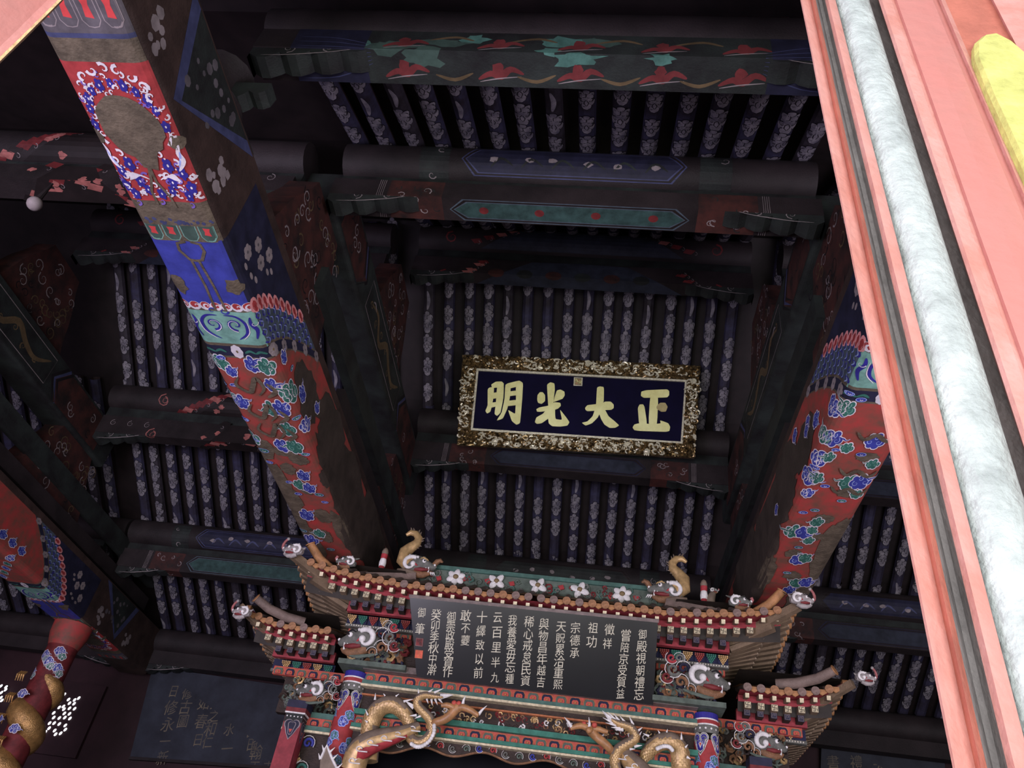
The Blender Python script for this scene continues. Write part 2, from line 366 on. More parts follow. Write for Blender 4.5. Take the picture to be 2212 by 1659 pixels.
def paint_beam(xc, root, mirror, clouds, dmg, panel=True, side=1):
    """mirror: the design is symmetric about the ridge line y = 8.05"""
    YM = 8.05
    f0 = beam_f(xc)
    f = (lambda u, v, o: f0(u, 2*YM-v, o)) if mirror else f0
    U = .98
    P = Paint(f, cut=.032, umax=(-1.07, 1.07), va=1.65)
    # base coats
    P.strip(-U, U, lambda u: 5.12+gw(u), lambda u: 8.05 if mirror else 10.8, 'paint_red_worn', 130)
    P.strip(-U, U, 3.83, lambda u: 4.56+gw(u), 'paint_navy', 130)
    P.strip(-.285, .285, lambda u: 3.83-.0, 4.56, 'paint_blue', 8)
    P.strip(-U, U, lambda u: 4.56+gw(u), lambda u: 5.02+gw(u), 'paint_teal_dim', 130)  # dimmer teal on the sides: their shade is put into the colour
    P.strip(-.3, .3, lambda u: 4.56, lambda u: 5.02, 'paint_teal', 8)
    P.strip(-U, U, lambda u: 5.0+gw(u), lambda u: 5.17+gw(u), 'paint_navy', 130)
    for a, b in ((4.555, 4.585), (4.985, 5.02), (5.15, 5.175)):
        P.strip(-U, U, lambda u: a+gw(u), lambda u: b+gw(u), 'brown_bare', 130)
    P.strip(-.3, .3, 3.47, 3.84, 'brown_bare', 8)
    P.strip(-.3, .3, 2.24, 2.42, 'brown_bare', 8); P.strip(-.3, .3, 2.0, 2.26, 'paint_grey_dim', 8)
    P.strip(-.3, .3, 2.24, 2.27, 'paint_navy_line', 8)
    P.strip(-.305, .305, 2.42, 3.47, 'paint_red', 8)
    for sg in (-1, 1):        # sides: brown field with a navy framed triangle and pale blossoms
        S = Paint(f, cut=.032)
        S.k = 40
        def su(h): return sg*(UC+h)
        S.poly([(su(.1), 2.72), (su(.8), 2.35), (su(.8), 3.65)], 'paint_navy_line')
        S.poly([(su(.18), 2.78), (su(.8), 2.48), (su(.8), 3.5)], 'soot_green')
        for _ in range(16): S.disc(su(R.uniform(.3, .75)), R.uniform(2.7, 3.3), R.uniform(.02, .045), 'paint_grey_dim', n=7)
        for (h, y, n_) in ((.22, 2.35, 9), (.25, 3.42, 12), (.3, 4.15, 0)):
            for _ in range(n_): S.disc(su(h+R.uniform(-.12, .12)), y+R.uniform(-.09, .09), R.uniform(.025, .05), 'paint_grey', n=8, wob=.3)
        for h, y in ((.24, 4.14), (.42, 4.22), (.36, 4.36), (.52, 4.42)): S.flower(su(h), y, .07, 'paint_grey', 'paint_grey_dim', 6)
        for h, y in ((.14, 4.2), (.16, 4.32), (.2, 4.4), (.46, 4.55), (.4, 4.5)): S.disc(su(h), y, .022, 'paint_grey', .035)
        q = S.mb; k = len(P.mb.v); mp = [P.mb.mi(nm) for nm in q.names]; P.mb.v += q.v; P.mb.f += [tuple(a+k for a in t) for t in q.f]; P.mb.m += [mp[i] for i in q.m]
    # arches of the brocade hem
    for i in range(4):
        u = -.21+i*.14
        for (ya, yb, c1, c2) in ((3.69, 3.83, 'paint_green_dim', 'paint_scarlet'), (2.02, 2.2, 'paint_grey_dim', 'paint_scarlet')):
            arch = [(u-.055, ya), (u-.055, yb-.04), (u-.03, yb-.005), (u, yb), (u+.03, yb-.005), (u+.055, yb-.04), (u+.055, ya)]
            P.stroke(arch, .012, 'paint_teal' if c1 == 'paint_green_dim' else 'paint_grey', False)
            P.poly([(u-.055, ya), (u-.055, yb-.04), (u-.03, yb-.005), (u, yb), (u+.03, yb-.005), (u+.055, yb-.04), (u+.055, ya)], c1)
            if i != 2 or c1 != 'paint_green_dim': P.poly([(u-.026, ya+.015), (u-.018, ya+.05), (u-.028, yb-.06), (u+.024, yb-.05), (u+.018, ya+.05), (u+.028, ya+.02)], c2)
    for i in range(26): P.disc(R.uniform(-.28, .28), 3.655+R.uniform(-.02, .02), R.uniform(.008, .02), 'paint_navy_line', n=6, wob=.6)
    # scrolling curls on top of the teal band (white edged, red)
    n = 7
    for i in range(n):
        u = -.27+i*.09; P.disc(u, 4.53, .05, 'paint_white', n=10); P.disc(u, 4.52, .037, 'paint_red', n=10)
        P.spiral(u+.012, 4.53, .032, 'paint_white', .02, rot=2, turns=.9, hand=(-1)**i)
    for sg in (-1, 1):
        for i in range(9):
            h = .33+i*.075; u = sg*h; v = 4.56+gw(h); P.disc(u, v-.02, .043, 'paint_pink', r2=.085, n=10, rot=0); P.disc(u, v-.01, .026, 'paint_red', r2=.062, n=8)
            P.disc(u-sg*.03, v+.01, .017, 'paint_pink', r2=.03, n=7); P.disc(u+sg*.03, v+.01, .017, 'paint_pink', r2=.03, n=7)
            for k in range(4):
                vv = v+.09+k*.1
                P.spiral(u, vv, .036, 'paint_blue_deep', .018, rot=R.uniform(0, 6), hand=(-1)**k, turns=1); P.stroke([(u-.02, vv-.04), (u+.012, vv), (u-.01, vv+.045)], .01, 'paint_lightblue')
            if i % 2 == 0: P.flower(sg*(h+.02), 5.1+gw(h+.02), .047, 'paint_grey', 'paint_grey_dim', 6)
    for sg in (-1, 1):
        P.spiral(sg*.1, 4.74, .075, 'paint_blue_deep', .034, rot=pi/2, hand=sg, turns=1.1, n=14); P.spiral(sg*.1, 4.74, .088, 'paint_white', .01, rot=pi/2, hand=sg, turns=.8, n=12)
        P.stroke([(sg*.03, 4.63), (sg*.13, 4.64), (sg*.19, 4.72), (sg*.17, 4.84), (sg*.08, 4.92)], .028, 'paint_blue_deep'); P.stroke([(sg*.21, 4.68), (sg*.2, 4.82), (sg*.12, 4.92)], .009, 'paint_white')
        P.stroke([(sg*.25, 4.64), (sg*.24, 4.72), (sg*.27, 4.8), (sg*.24, 4.9)], .034, 'paint_blue_deep'); P.spiral(sg*.265, 4.72, .035, 'paint_white', .009, turns=.8)
        P.spiral(sg*.05, 4.58, .04, 'paint_blue', .02, hand=sg, turns=.9)
    P.flower(.0, 5.085, .055, 'paint_white', 'paint_ochre', 8); P.flower(.33, 5.09, .05, 'paint_grey', 'paint_ochre', 8)
    for a in (-.25, -.15, .12, .22): P.stroke([(a-.05, 5.1), (a, 5.07), (a+.05, 5.1)], .03, 'paint_green')
    # ring and cord hanging over the blue field
    for sg in (-1, 1):
        P.stroke([(sg*.02+.02, 3.84), (sg*.09+.02, 3.86), (sg*.10+.02, 3.93), (sg*.05+.02, 4.02), (.02, 4.03)], .026, 'brown_bare', False)
        P.stroke([(sg*.03+.01, 4.03), (sg*.035+.03, 4.3), (sg*.045+.03, 4.58)], .022, 'brown_bare', False)
        P.disc(sg*.235, 4.3, .07, 'brown_bare', r2=.09, n=14, wob=.5)
    # floral red panel
    def sprig(u, v, s=1, r=0):
        P.flower(u, v, .036*s, 'paint_blue_deep', 'paint_white', 5, None, r)
        for i in range(3):
            q = r+i*2.1; P.spiral(u+.06*s*cos(q), v+.085*s*sin(q), .03*s, ('paint_white', 'paint_lilac', 'paint_white')[i], .02*s, rot=q, hand=(-1)**i, turns=.75, n=8)
            P.disc(u+.05*s*cos(q+.5), v+.05*s*sin(q+.5), .007*s, 'paint_white', n=6)
    for i in range(9):
        q = pi*(.04+.92*i/8); u = -.225*cos(q); v = 2.77-.21*sin(q)
        sprig(u, v, .85 if i % 2 else .7, i)
        P.spiral(u*1.05, v-.1, .038, 'paint_white', .024, rot=i, hand=(-1)**i, turns=.8, n=9)
    for sg in (-1, 1):
        sprig(sg*.245, 2.86, .8, 1); P.comma(sg*.25, 2.9, .1, pi/2, 'paint_white', .026, sg)
        for (a, b, s_) in ((.14, 3.16, 1.1), (.22, 3.22, 1), (.12, 3.3, 1), (.24, 3.34, 1), (.2, 3.41, .9), (.09, 3.37, .8)): sprig(sg*a, b, s_, a*30)
        P.stroke([(sg*.27, 3.0), (sg*.25, 3.06), (sg*.26, 3.13), (sg*.21, 3.2)], .03, 'paint_white'); P.stroke([(sg*.26, 3.05), (sg*.25, 3.1), (sg*.22, 3.17)], .014, 'paint_lightblue')
        for k in range(5): P.stroke([(sg*(.04+.02*k), 3.28-.01*k), (sg*(.1+.014*k), 3.25-.004*k), (sg*(.15+.01*k), 3.28+.004*k)], .013, 'paint_white')
    sprig(0, 3.4, .9); P.stroke([(0, 3.15), (.0, 3.3), (.05, 3.42), (.06, 3.52)], .02, 'brown_bare', False); P.stroke([(0, 3.15), (-.03, 3.28), (-.07, 3.38), (-.07, 3.5)], .02, 'brown_bare', False)
    P.disc(0, 2.87, .215, 'brown_bare', r2=.235, n=26, wob=.12); P.poly([(-.12, 2.95), (.14, 2.95), (.06, 3.2), (-.04, 3.18)], 'brown_bare')
    P.disc(-.28, 2.95, .05, 'brown_bare', r2=.06, n=10, wob=.3); P.disc(.27, 2.98, .06, 'brown_bare', r2=.05, n=10, wob=.3)
    # clouds in the long red field, then the bare patches where the paint has fallen
    for (u, v, s_, c, rot) in dmg[0]: P.disc(u, v, s_, 'brown_bare_shaded' if abs(u) > .3 else 'brown_bare', r2=s_*c, n=26, wob=.3, rot=rot)  # bare wood on the sides is coloured darker to carry their shade
    for (u, v, s_, kind, rot) in clouds:
        if kind == 'p':
            P.cloud(u-.35*s_, v, s_*.8, rot, 'paint_green', 'paint_white', 'paint_teal', -1, .008); P.cloud(u+.6*s_, v+.2*s_, s_*.85, rot+.5, 'paint_blue', 'paint_white', 'paint_lightblue', 1, .008)
        elif kind == 'b': P.cloud(u, v, s_, rot, 'paint_blue', 'paint_white', 'paint_lightblue', 1, .008)
        elif kind == 'g': P.cloud(u, v, s_, rot, 'paint_green', 'paint_white', 'paint_teal', -1, .008)
        else:
            P.disc(u, v, s_+.007, 'paint_lightblue', r2=s_*.6+.007); P.disc(u, v, s_, 'paint_blue' if kind == 's' else 'paint_green', r2=s_*.6); P.spiral(u, v, s_*.4, 'paint_white', .008, turns=.8, n=7)
    for L_ in dmg[1]: P.stroke(L_, .05, 'brown_bare')
    return P.build('painted_pattern', root)
def side_damage(y0, y1, sg=1):   # bare brown covers most of the side beyond the lotus band
    out = []
    return out

# --- left main beam
BL = empty('painted_beam', (FR[1], 8, Z0), 'huge painted beam running up the left with red flower panel and blue band', 'beam')
beam_mesh(FR[1], 1.2, 14.9, Z0, HW, BH, BR, 'brown_dark').build('beam_timber', BL, smooth=True)
px_clouds = [((478,780),.085,'g'),((500,800),.06,'b'),((545,785),.085,'b'),((575,790),.09,'g'),((480,830),.05,'t'),((505,830),.04,'s'),((588,830),.08,'b'),((496,857),.09,'g'),((520,865),.085,'b'),
 ((585,880),.09,'g'),((607,880),.1,'b'),((528,905),.06,'s'),((545,945),.09,'g'),((552,950),.05,'s'),((622,925),.09,'g'),((610,960),.09,'b'),((636,962),.1,'g'),((660,980),.05,'t'),((570,972),.07,'t'),((583,997),.045,'s'),
 ((626,1040),.05,'s'),((655,1025),.08,'b'),((648,1045),.08,'g'),((668,1052),.08,'b'),((645,1065),.05,'s'),((690,1067),.06,'t'),((702,1083),.045,'s'),((662,1110),.1,'b'),((655,1145),.06,'t'),((672,1163),.1,'b'),((690,1150),.08,'g'),((715,1185),.06,'t'),
 ((610,770),.06,'b'),((628,795),.04,'t'),((628,845),.11,'g'),((650,850),.08,'b'),((640,905),.05,'t'),((660,915),.08,'b'),((682,880),.06,'b'),((478,770),.05,'s')]
cl = []
for (p, s_, k) in px_clouds:
    u, v = beam_uv(*p, FR[1]); cl.append((u, v, s_*.88 if k in 'gb' else s_*.75, k, R.uniform(-.4, .4)))
dm = [(-.24, 7.4, .13, 3.4, 0), (-.22, 8.6, .14, 4, 0), (.24, 8.2, .08, 5, 0), (.56, 6.0, .2, 2.0, 0), (.5, 7.1, .2, 2.4, 0), (.44, 8.5, .2, 3.4, 0), (.42, 7.9, .14, 3, 0), (.72, 6.9, .26, 2.2, 0), (.64, 7.9, .34, 2.6, 0), (.72, 9.2, .36, 2.6, 0), (-.28, 9, .14, 4, 0), (.45, 6.9, .12, 3.2, 0), (.42, 7.6, .14, 3.4, 0), (.36, 8.5, .14, 4, 0), (-.2, 6.6, .1, 1.8, 0), (-.22, 7.1, .1, 2.6, 0), (-.2, 7.6, .12, 3, 0), (-.24, 8.2, .1, 3.4, 0),
      (-.02, 6.62, .11, .8, 0), (.12, 6.75, .1, 1.0, 0), (-.05, 6.95, .08, 1.4, 0), (.05, 7.35, .07, 1.4, 0), (.1, 7.9, .1, 1.6, 0), (.02, 8.4, .08, 2, 0), (.33, 7.15, .08, 2.2, 0), (-.28, 6.9, .06, 3, 0)]
ln = []
for k, (v0) in enumerate((5.55, 5.95, 6.25)):
    ln.append([(-.1, v0-.12), (-.16, v0), (-.06, v0+.1), (0, v0), (.06, v0-.12), (.1, v0+.02), (.02, v0+.14)]); ln.append([(.14, v0-.05), (.2, v0+.06), (.1, v0+.16)])
paint_beam(FR[1], BL, False, cl, (dm, ln))
# --- right main beam
BRt = empty('painted_beam', (FR[2], 8, Z0), 'huge painted beam at right behind the pink door leaf, red with blue clouds', 'beam')
beam_mesh(FR[2], 1.2, 14.9, Z0, HW, BH, BR, 'brown_dark').build('beam_timber', BRt, smooth=True)
pr = [((1800,875),.09,'b'),((1830,880),.08,'g'),((1835,850),.045,'s'),((1860,862),.05,'s'),((1765,905),.08,'b'),((1747,910),.06,'b'),((1800,945),.09,'b'),((1780,945),.08,'g'),((1890,950),.09,'b'),((1830,965),.06,'g'),((1805,970),.04,'s'),((1770,990),.09,'b'),((1790,985),.06,'g'),((1860,980),.05,'s'),((1885,1000),.06,'g'),
 ((1750,1030),.1,'b'),((1765,1030),.07,'g'),((1835,1040),.1,'g'),((1858,1038),.1,'b'),((1782,1048),.05,'s'),((1745,1063),.06,'b'),((1850,1065),.06,'g'),((1818,1080),.05,'t'),((1735,1105),.05,'s'),((1765,1125),.07,'g'),((1760,1100),.05,'t'),((1715,1145),.1,'g'),((1738,1147),.1,'b'),((1755,1143),.06,'g'),((1747,1165),.06,'g'),((1725,1205),.1,'b'),((1740,1203),.08,'g'),
 ((1700,1235),.05,'t'),((1722,1257),.09,'g'),((1742,1255),.09,'b'),((1703,1272),.08,'b'),((1720,940),.07,'b'),((1745,930),.06,'b'),((1760,1010),.05,'s'),((1680,1100),.06,'b'),((1725,1180),.05,'t')]
cl = []
for (p, s_, k) in pr:
    u, v = beam_uv(*p, FR[2])
    cl.append((u, v, s_*.88 if k in 'gb' else s_*.75, k, R.uniform(-.4, .4)))
dm = [(.22, 7.5, .13, 3.4, 0), (.22, 8.8, .15, 4, 0), (-.27, 8.3, .08, 5, 0), (.02, 7.0, .1, .9, 0), (-.56, 6.2, .2, 2.0, 0), (-.5, 7.1, .2, 2.4, 0), (-.44, 8.5, .2, 3.4, 0), (-.42, 7.9, .14, 3, 0), (-.72, 7.0, .26, 2.2, 0), (-.64, 7.9, .34, 2.6, 0), (-.72, 9.2, .36, 2.6, 0), (.26, 9.2, .14, 4, 0), (-.42, 6.9, .1, 3.4, 0), (-.42, 7.8, .15, 3.4, 0), (-.36, 8.6, .14, 4, 0), (.24, 7.2, .09, 2.6, 0), (.24, 7.9, .12, 3, 0), (.22, 8.6, .12, 3.4, 0), (0, 7.35, .12, .8, 0), (-.1, 7.75, .09, 1, 0), (.1, 6.5, .09, .8, 0), (.12, 5.9, .1, .7, 0), (0, 8.25, .1, 1, 0)]
ln = []
for v0 in (5.55, 6.1, 6.4): ln.append([(-.06, v0), (.02, v0+.1), (.1, v0+.02), (.2, v0+.1), (.26, v0)])
paint_beam(FR[2], BRt, False, cl, (dm, ln))
# --- far left beam
BF = empty('painted_beam', (FR[0], 8, Z0), 'painted beam at the left edge above the gilded dragon column', 'beam')
beam_mesh(FR[0], 1.2, 14.9, Z0, HW, BH, BR, 'brown_dark').build('beam_timber', BF, smooth=True)
cl = [(-.2+.12*i % .5, 5.35+.16*i, .05, 'bg'[i % 2], 0) for i in range(14)]+[(.45, 5.9+.25*i, .06, 'b', 0) for i in range(5)]
dm = [(.1, 3.3, .2, 1.2, 0), (-.1, 3.1, .2, 1.4, 0)]
paint_beam(FR[0], BF, True, cl, (dm, []))
BG = empty('painted_beam', (FR[3], 8, Z0), 'dark beam in the right hand bay, lost behind the pink door leaf', 'beam')
beam_mesh(FR[3], 1.2, 14.9, Z0, HW, BH, BR, 'brown_dark').build('beam_timber', BG, smooth=True)
# ================================================================ purlins with their boards and tie beams, bay by bay
def lobed(w, h, n=4):        # a cloud-edged bracket outline, tip to the right
    pts = [(0, 0), (w, 0), (w*.98, -h*.25)]
    for i in range(n):
        x1 = w*(1-(i+.1)/n); x0 = w*(1-(i+1)/n); d = h*(.35+.65*(i+1)/n)
        for k in range(4): t = k/3; pts.append((x1+(x0-x1)*t, -d*(.75+.25*sin(pi*t))))
    pts += [(0, -h)]; return pts
def purlin(b, key, label, style):
    y, zr, zb = PY[key]; r = .235; zc = zr-.05-r; x0, x1 = FR[b+1]+.22, FR[b+2]-.22; xc = (x0+x1)/2
    if b == -2: x0, x1, xc = -14.4, FR[0]-.22, -11.2
    root = empty('purlin', (xc, y, zb), label, 'purlin', None)
    m_ = 'soot'
    MB().lathe((xc, y, zc), [(r, -(x1-x0)/2), (r, (x1-x0)/2)], m_, 20, 'x').build('log', root, smooth=True)
    fh = {'A': .3, 'B': .24, 'C': .3}.get(key, .34)
    wb = .17 if key in 'AB' else .1; yf = y-wb; bu = -(wb+.12)
    MB().box(x0, x1, y-.04, y+.04, zb+fh, zc-r*.8, 'soot_green').build('plank', root)
    MB().box(x0, x1, yf, y+.12, zb, zb+fh, 'soot').build('tie_beam', root)
    for s in (-1, 1):
        ol = lobed(.95, .24); o = MB(); o.prism(ol, (x0 if s < 0 else x1, yf+.01, zb+.09), (-s, 0, 0), (0, 0, 1), (0, .18, 0), 'soot_green')
        br = o.build('bracket', root)
        D = Paint(lambda u, v, o_: ((x0 if s < 0 else x1)-s*v, yf+.01-o_, zb+.09-u), cut=0)
        D.stroke([(-.0+.2, .1), (.19, .3), (.16, .5), (.12, .7), (.05, .9)], .012, 'line_pale'); D.spiral(.1, .3, .06, 'line_pale', .012); D.spiral(.08, .62, .05, 'line_pale', .012, hand=-1)
        D.build('scroll', br)
    def ff(u, v, o):         # tie beam: underside u < 0, front u > 0
        return (v, yf-u, zb-o) if u < 0 else (v, yf-o, zb+u)
    def fl(u, v, o):         # log: u measured round from its underside
        a = u/r; return (v, y-(r+o)*sin(a), zc-(r+o)*cos(a))
    P = Paint(ff, cut=.18); Q = Paint(fl, cut=.06)
    def field(Pt, v0, v1, u0, u1, col, n, dens=1.0):
        Pt.poly([(u0, v0), (u0, v1), (u1, v1), (u1, v0)], col)
        for i in range(int(n*dens)):
            u = R.uniform(u0+.05, u1-.04); v = R.uniform(v0+.05, v1-.05)
            Pt.spiral(u, v, R.uniform(.035, .06), R.choice(('line_pale', 'line_pale', 'soot_green')), .014, rot=R.uniform(0, 6), hand=R.choice((-1, 1)), turns=R.uniform(.8, 1.2), n=9)
    def cart(Pt, hw, u0, u1, col, edge, spots=None):
        um = (u0+u1)/2
        def ol(k, e): return [(um, xc-hw-k), (u1-e, xc-hw+.14-k), (u1-e, xc+hw-.14+k), (um, xc+hw+k), (u0+e, xc+hw-.14+k), (u0+e, xc-hw+.14-k)]
        Pt.poly(ol(.07, 0), edge); Pt.poly(ol(.055, .012), 'soot_board'); Pt.poly(ol(.03, .03), edge); Pt.poly(ol(.015, .04), col)
        for i in range(spots or 0):
            Pt.disc(um, xc-hw*.75+1.5*hw*i/(spots-1), .045, 'paint_red_dim', r2=.05, n=10)
    hwid = (x1-x0)/2
    if style == 'A':
        P.poly([(bu, xc-1.9), (bu, xc+1.9), (fh, xc+1.9), (fh, xc-1.9)], 'soot_green')
        for i in range(16):
            v = xc-1.7+2.9*R.random()**1.6; P.disc(R.uniform(-.1, .2), v, R.uniform(.04, .1), R.choice(('paint_teal_worn', 'paint_green_dim', 'soot_green')), r2=R.uniform(.08, .24), n=16, wob=.8)
        for v in (-1.25, -.5, .12, .75, 1.35):
            for u in (-.2, .07):
                P.stroke([(u-.03, xc+v-.16), (u+.02, xc+v-.06), (u, xc+v+.02), (u+.06, xc+v+.1), (u+.02, xc+v+.2)], .06, 'paint_scarlet_dim'); P.disc(u+.07, xc+v, .045, 'paint_scarlet_dim', wob=.4); P.stroke([(u-.05, xc+v-.15), (u-.02, xc+v), (u+.0, xc+v+.18)], .01, 'line_pale')
        for v in (-.85, -.2, .45, 1.05): P.stroke([(.15, xc+v-.2), (.2, xc+v), (.15, xc+v+.15)], .03, 'paint_ochre_dim'); P.stroke([(-.2, xc+v-.15), (-.24, xc+v), (-.18, xc+v+.15)], .03, 'paint_ochre_dim')
        for s in (-1, 1):
            P.poly([(bu, xc+s*1.55), (bu, xc+s*2.15), (fh, xc+s*2.15), (fh, xc+s*1.55)], 'paint_navy')
            for i in range(7): P.stroke([(bu+.03+i*.07, xc+s*2.1), (bu+.05+i*.065, xc+s*1.8), (-.12+i*.03, xc+s*1.5)], .009, 'paint_navy_line')
    if style in 'BDE':
        e = hwid-1.0
        for s in (-1, 1):
            a, b_ = sorted((xc+s*1.28, xc+s*1.85)); field(P, a, b_, bu, fh, 'soot_red', 9)
            a, b_ = sorted((xc+s*1.3, xc+s*1.62)); field(Q, a, b_, .0, .5, 'soot_green', 2)
            for k in range(4): P.stroke([(bu, xc+s*(1.9+.02*k)), (fh, xc+s*(1.9+.02*k))], .006, 'line_pale')
        cart(P, 1.14, *((bu+.01, -.01) if key == 'B' else (.02, fh-.02)), 'paint_teal_dark' if style == 'B' or b < 0 else 'paint_slate', 'paint_teal_dim' if b < 0 or style == 'B' else 'paint_navy', 4 if style == 'B' else 0)
        cart(Q, 1.1, .1, .46, 'paint_navy' if style == 'B' or b else 'soot_green', 'paint_navy_line' if style == 'B' or b < 0 else 'soot')
        for i in range(6): Q.disc(.28+R.uniform(-.04, .04), xc-.8+.32*i+R.uniform(-.05, .05), .03, 'line_pale', r2=.05, n=8, wob=.5); Q.stroke([(.2, xc-.85+.32*i), (.3, xc-.75+.32*i), (.22, xc-.62+.32*i)], .03, 'paint_navy_line' if b else 'soot_green')
    if style == 'C':
        for (Pt, u0, u1) in ((Q, .1, .6), (P, bu, fh)):
            for s in (-1, 1):
                for k in range(7):
                    t = k/6; v = xc+s*(1.6-1.1*t) if Pt is Q else xc+s*(1.75-.3*t); u = u0+.1+(u1-u0-.14)*(t if Pt is Q else t*.9)
                    Pt.poly([(u-.03, v), (u+.03, v+s*.06), (u+.05, v-s*.08), (u-.01, v-s*.12)], R.choice(('paint_pink_dim', 'paint_red_dim', 'soot')))
                    Pt.spiral(u-.02, v+.06, .03, 'line_pale', .009, turns=.8)
                Pt.spiral(u0+.15, xc+s*1.95, .1, 'paint_red_dim', .03, hand=s); 
            Pt.poly([(u0, xc-1.5), (u0, xc+1.5), (u1-.02, xc+.7), (u1, xc), (u1-.02, xc-.7)], 'paint_slate')
        for i in range(6): P.disc(.02, xc-1.2+.42*i, .09, ('soot_red', 'soot_green')[i % 2], r2=.12, n=10)
    if style == 'W':           # brocade wrapped round the middle of the purlin
        for s in (-1, 1):
            for Pt, u0, u1, vo in ((Q, .05, .5, .2), (P, bu, fh, .75)):
                n = 9
                for k in range(n):
                    t = k/(n-1); v = xc+s*(1.35-vo-.9*t+.0); u = u0+(u1-u0)*t
                    Pt.poly([(u-.05, v+.05), (u+.03, v+.11), (u+.07, v-.03), (u-.01, v-.1)], R.choice(('paint_pink_dim', 'paint_red_dim', 'soot_board')))
                    if k % 2: Pt.spiral(u, v-s*.14, .035, 'line_pale', .01, turns=.9)
                Pt.spiral((u0+u1)/2-.03, xc+s*1.45, .12, 'paint_pink_dim', .022, hand=s, turns=1.3); Pt.spiral((u0+u1)/2-.03, xc+s*1.45, .07, 'paint_pink_dim', .016, hand=-s, turns=1)
                Pt.poly([(u0, xc-.95+vo*.5), (u0, xc+.95-vo*.5), (u1, xc+.2), (u1, xc-.2)], 'soot_board')
                for i in range(4): Pt.disc(R.uniform(u0+.05, u1-.05), xc+s*R.uniform(.1, .6), .04, 'paint_pink_dim', r2=.05, wob=.7)
        for s in (-1, 1):
            for i in range(3): P.spiral(.2, xc+s*(1.6+.3*i), .06, 'line_pale', .01, hand=s)
    if P.mb.f: P.build('painted_front', root)
    if Q.mb.f: Q.build('painted_cartouche', root)
    return root
mat('paint_teal_worn', lin(84, 128, 118), grime=.3, gs=8); mat('paint_scarlet_dim', lin(118, 50, 52), grime=.3); mat('paint_ochre_dim', lin(104, 86, 62), grime=.3)
mat('paint_teal_dark', lin(56, 82, 80), grime=.4, gs=8); mat('paint_pink_dim', lin(176, 106, 100), grime=.3, gs=9); mat('paint_slate', lin(48, 52, 66), grime=.4)
LP = {('A', 0): 'front purlin at the very top, green band with red clouds', ('B', 0): 'purlin below the top rafters, teal cartouche with four red spots',
      ('C', 0): 'ridge purlin above the plaque, dark slate arc with pink fragments', ('D', 0): 'soot-dark purlin behind the lower edge of the gold plaque', ('E', 0): 'soot-dark purlin just above the throne pavilion ridge',
      ('B', -1): 'purlin at the left edge with faded pink brocade, high beside the flower panel', ('C', -1): 'darkest purlin of the left bay, beside the blue beam band',
      ('D', -1): 'left bay purlin with pink and black brocade wrap and scrolls', ('E', -1): 'left bay purlin with blue cartouche above the left eave tips', ('F', -1): 'wall purlin over the dark calligraphy board',
      ('D', 1): 'upper purlin of the right bay beside the red clouded beam', ('E', 1): 'right bay purlin with pale spots beside the right eave tip', ('F', 1): 'wall purlin low in the right bay', ('C', 1): 'ridge purlin of the right bay behind the pink door leaf',
      ('F', 0): 'wall purlin hidden low behind the throne pavilion', ('E', -2): 'purlin beyond the far left beam', ('F', -2): 'wall purlin beyond the gilded dragon column'}
ST = {('A', 0): 'A', ('B', 0): 'B', ('C', 0): 'C', ('B', -1): 'W', ('C', -1): 'C', ('D', -1): 'W', ('F', -1): 'N', ('F', 0): 'N', ('F', 1): 'N', ('E', -2): 'N', ('F', -2): 'N', ('C', 1): 'C'}
for (k, b), lb in LP.items():
    if (k, b) == ('F', 0): continue
    purlin(b, k, lb, ST.get((k, b), k if k in 'DE' else 'D'))

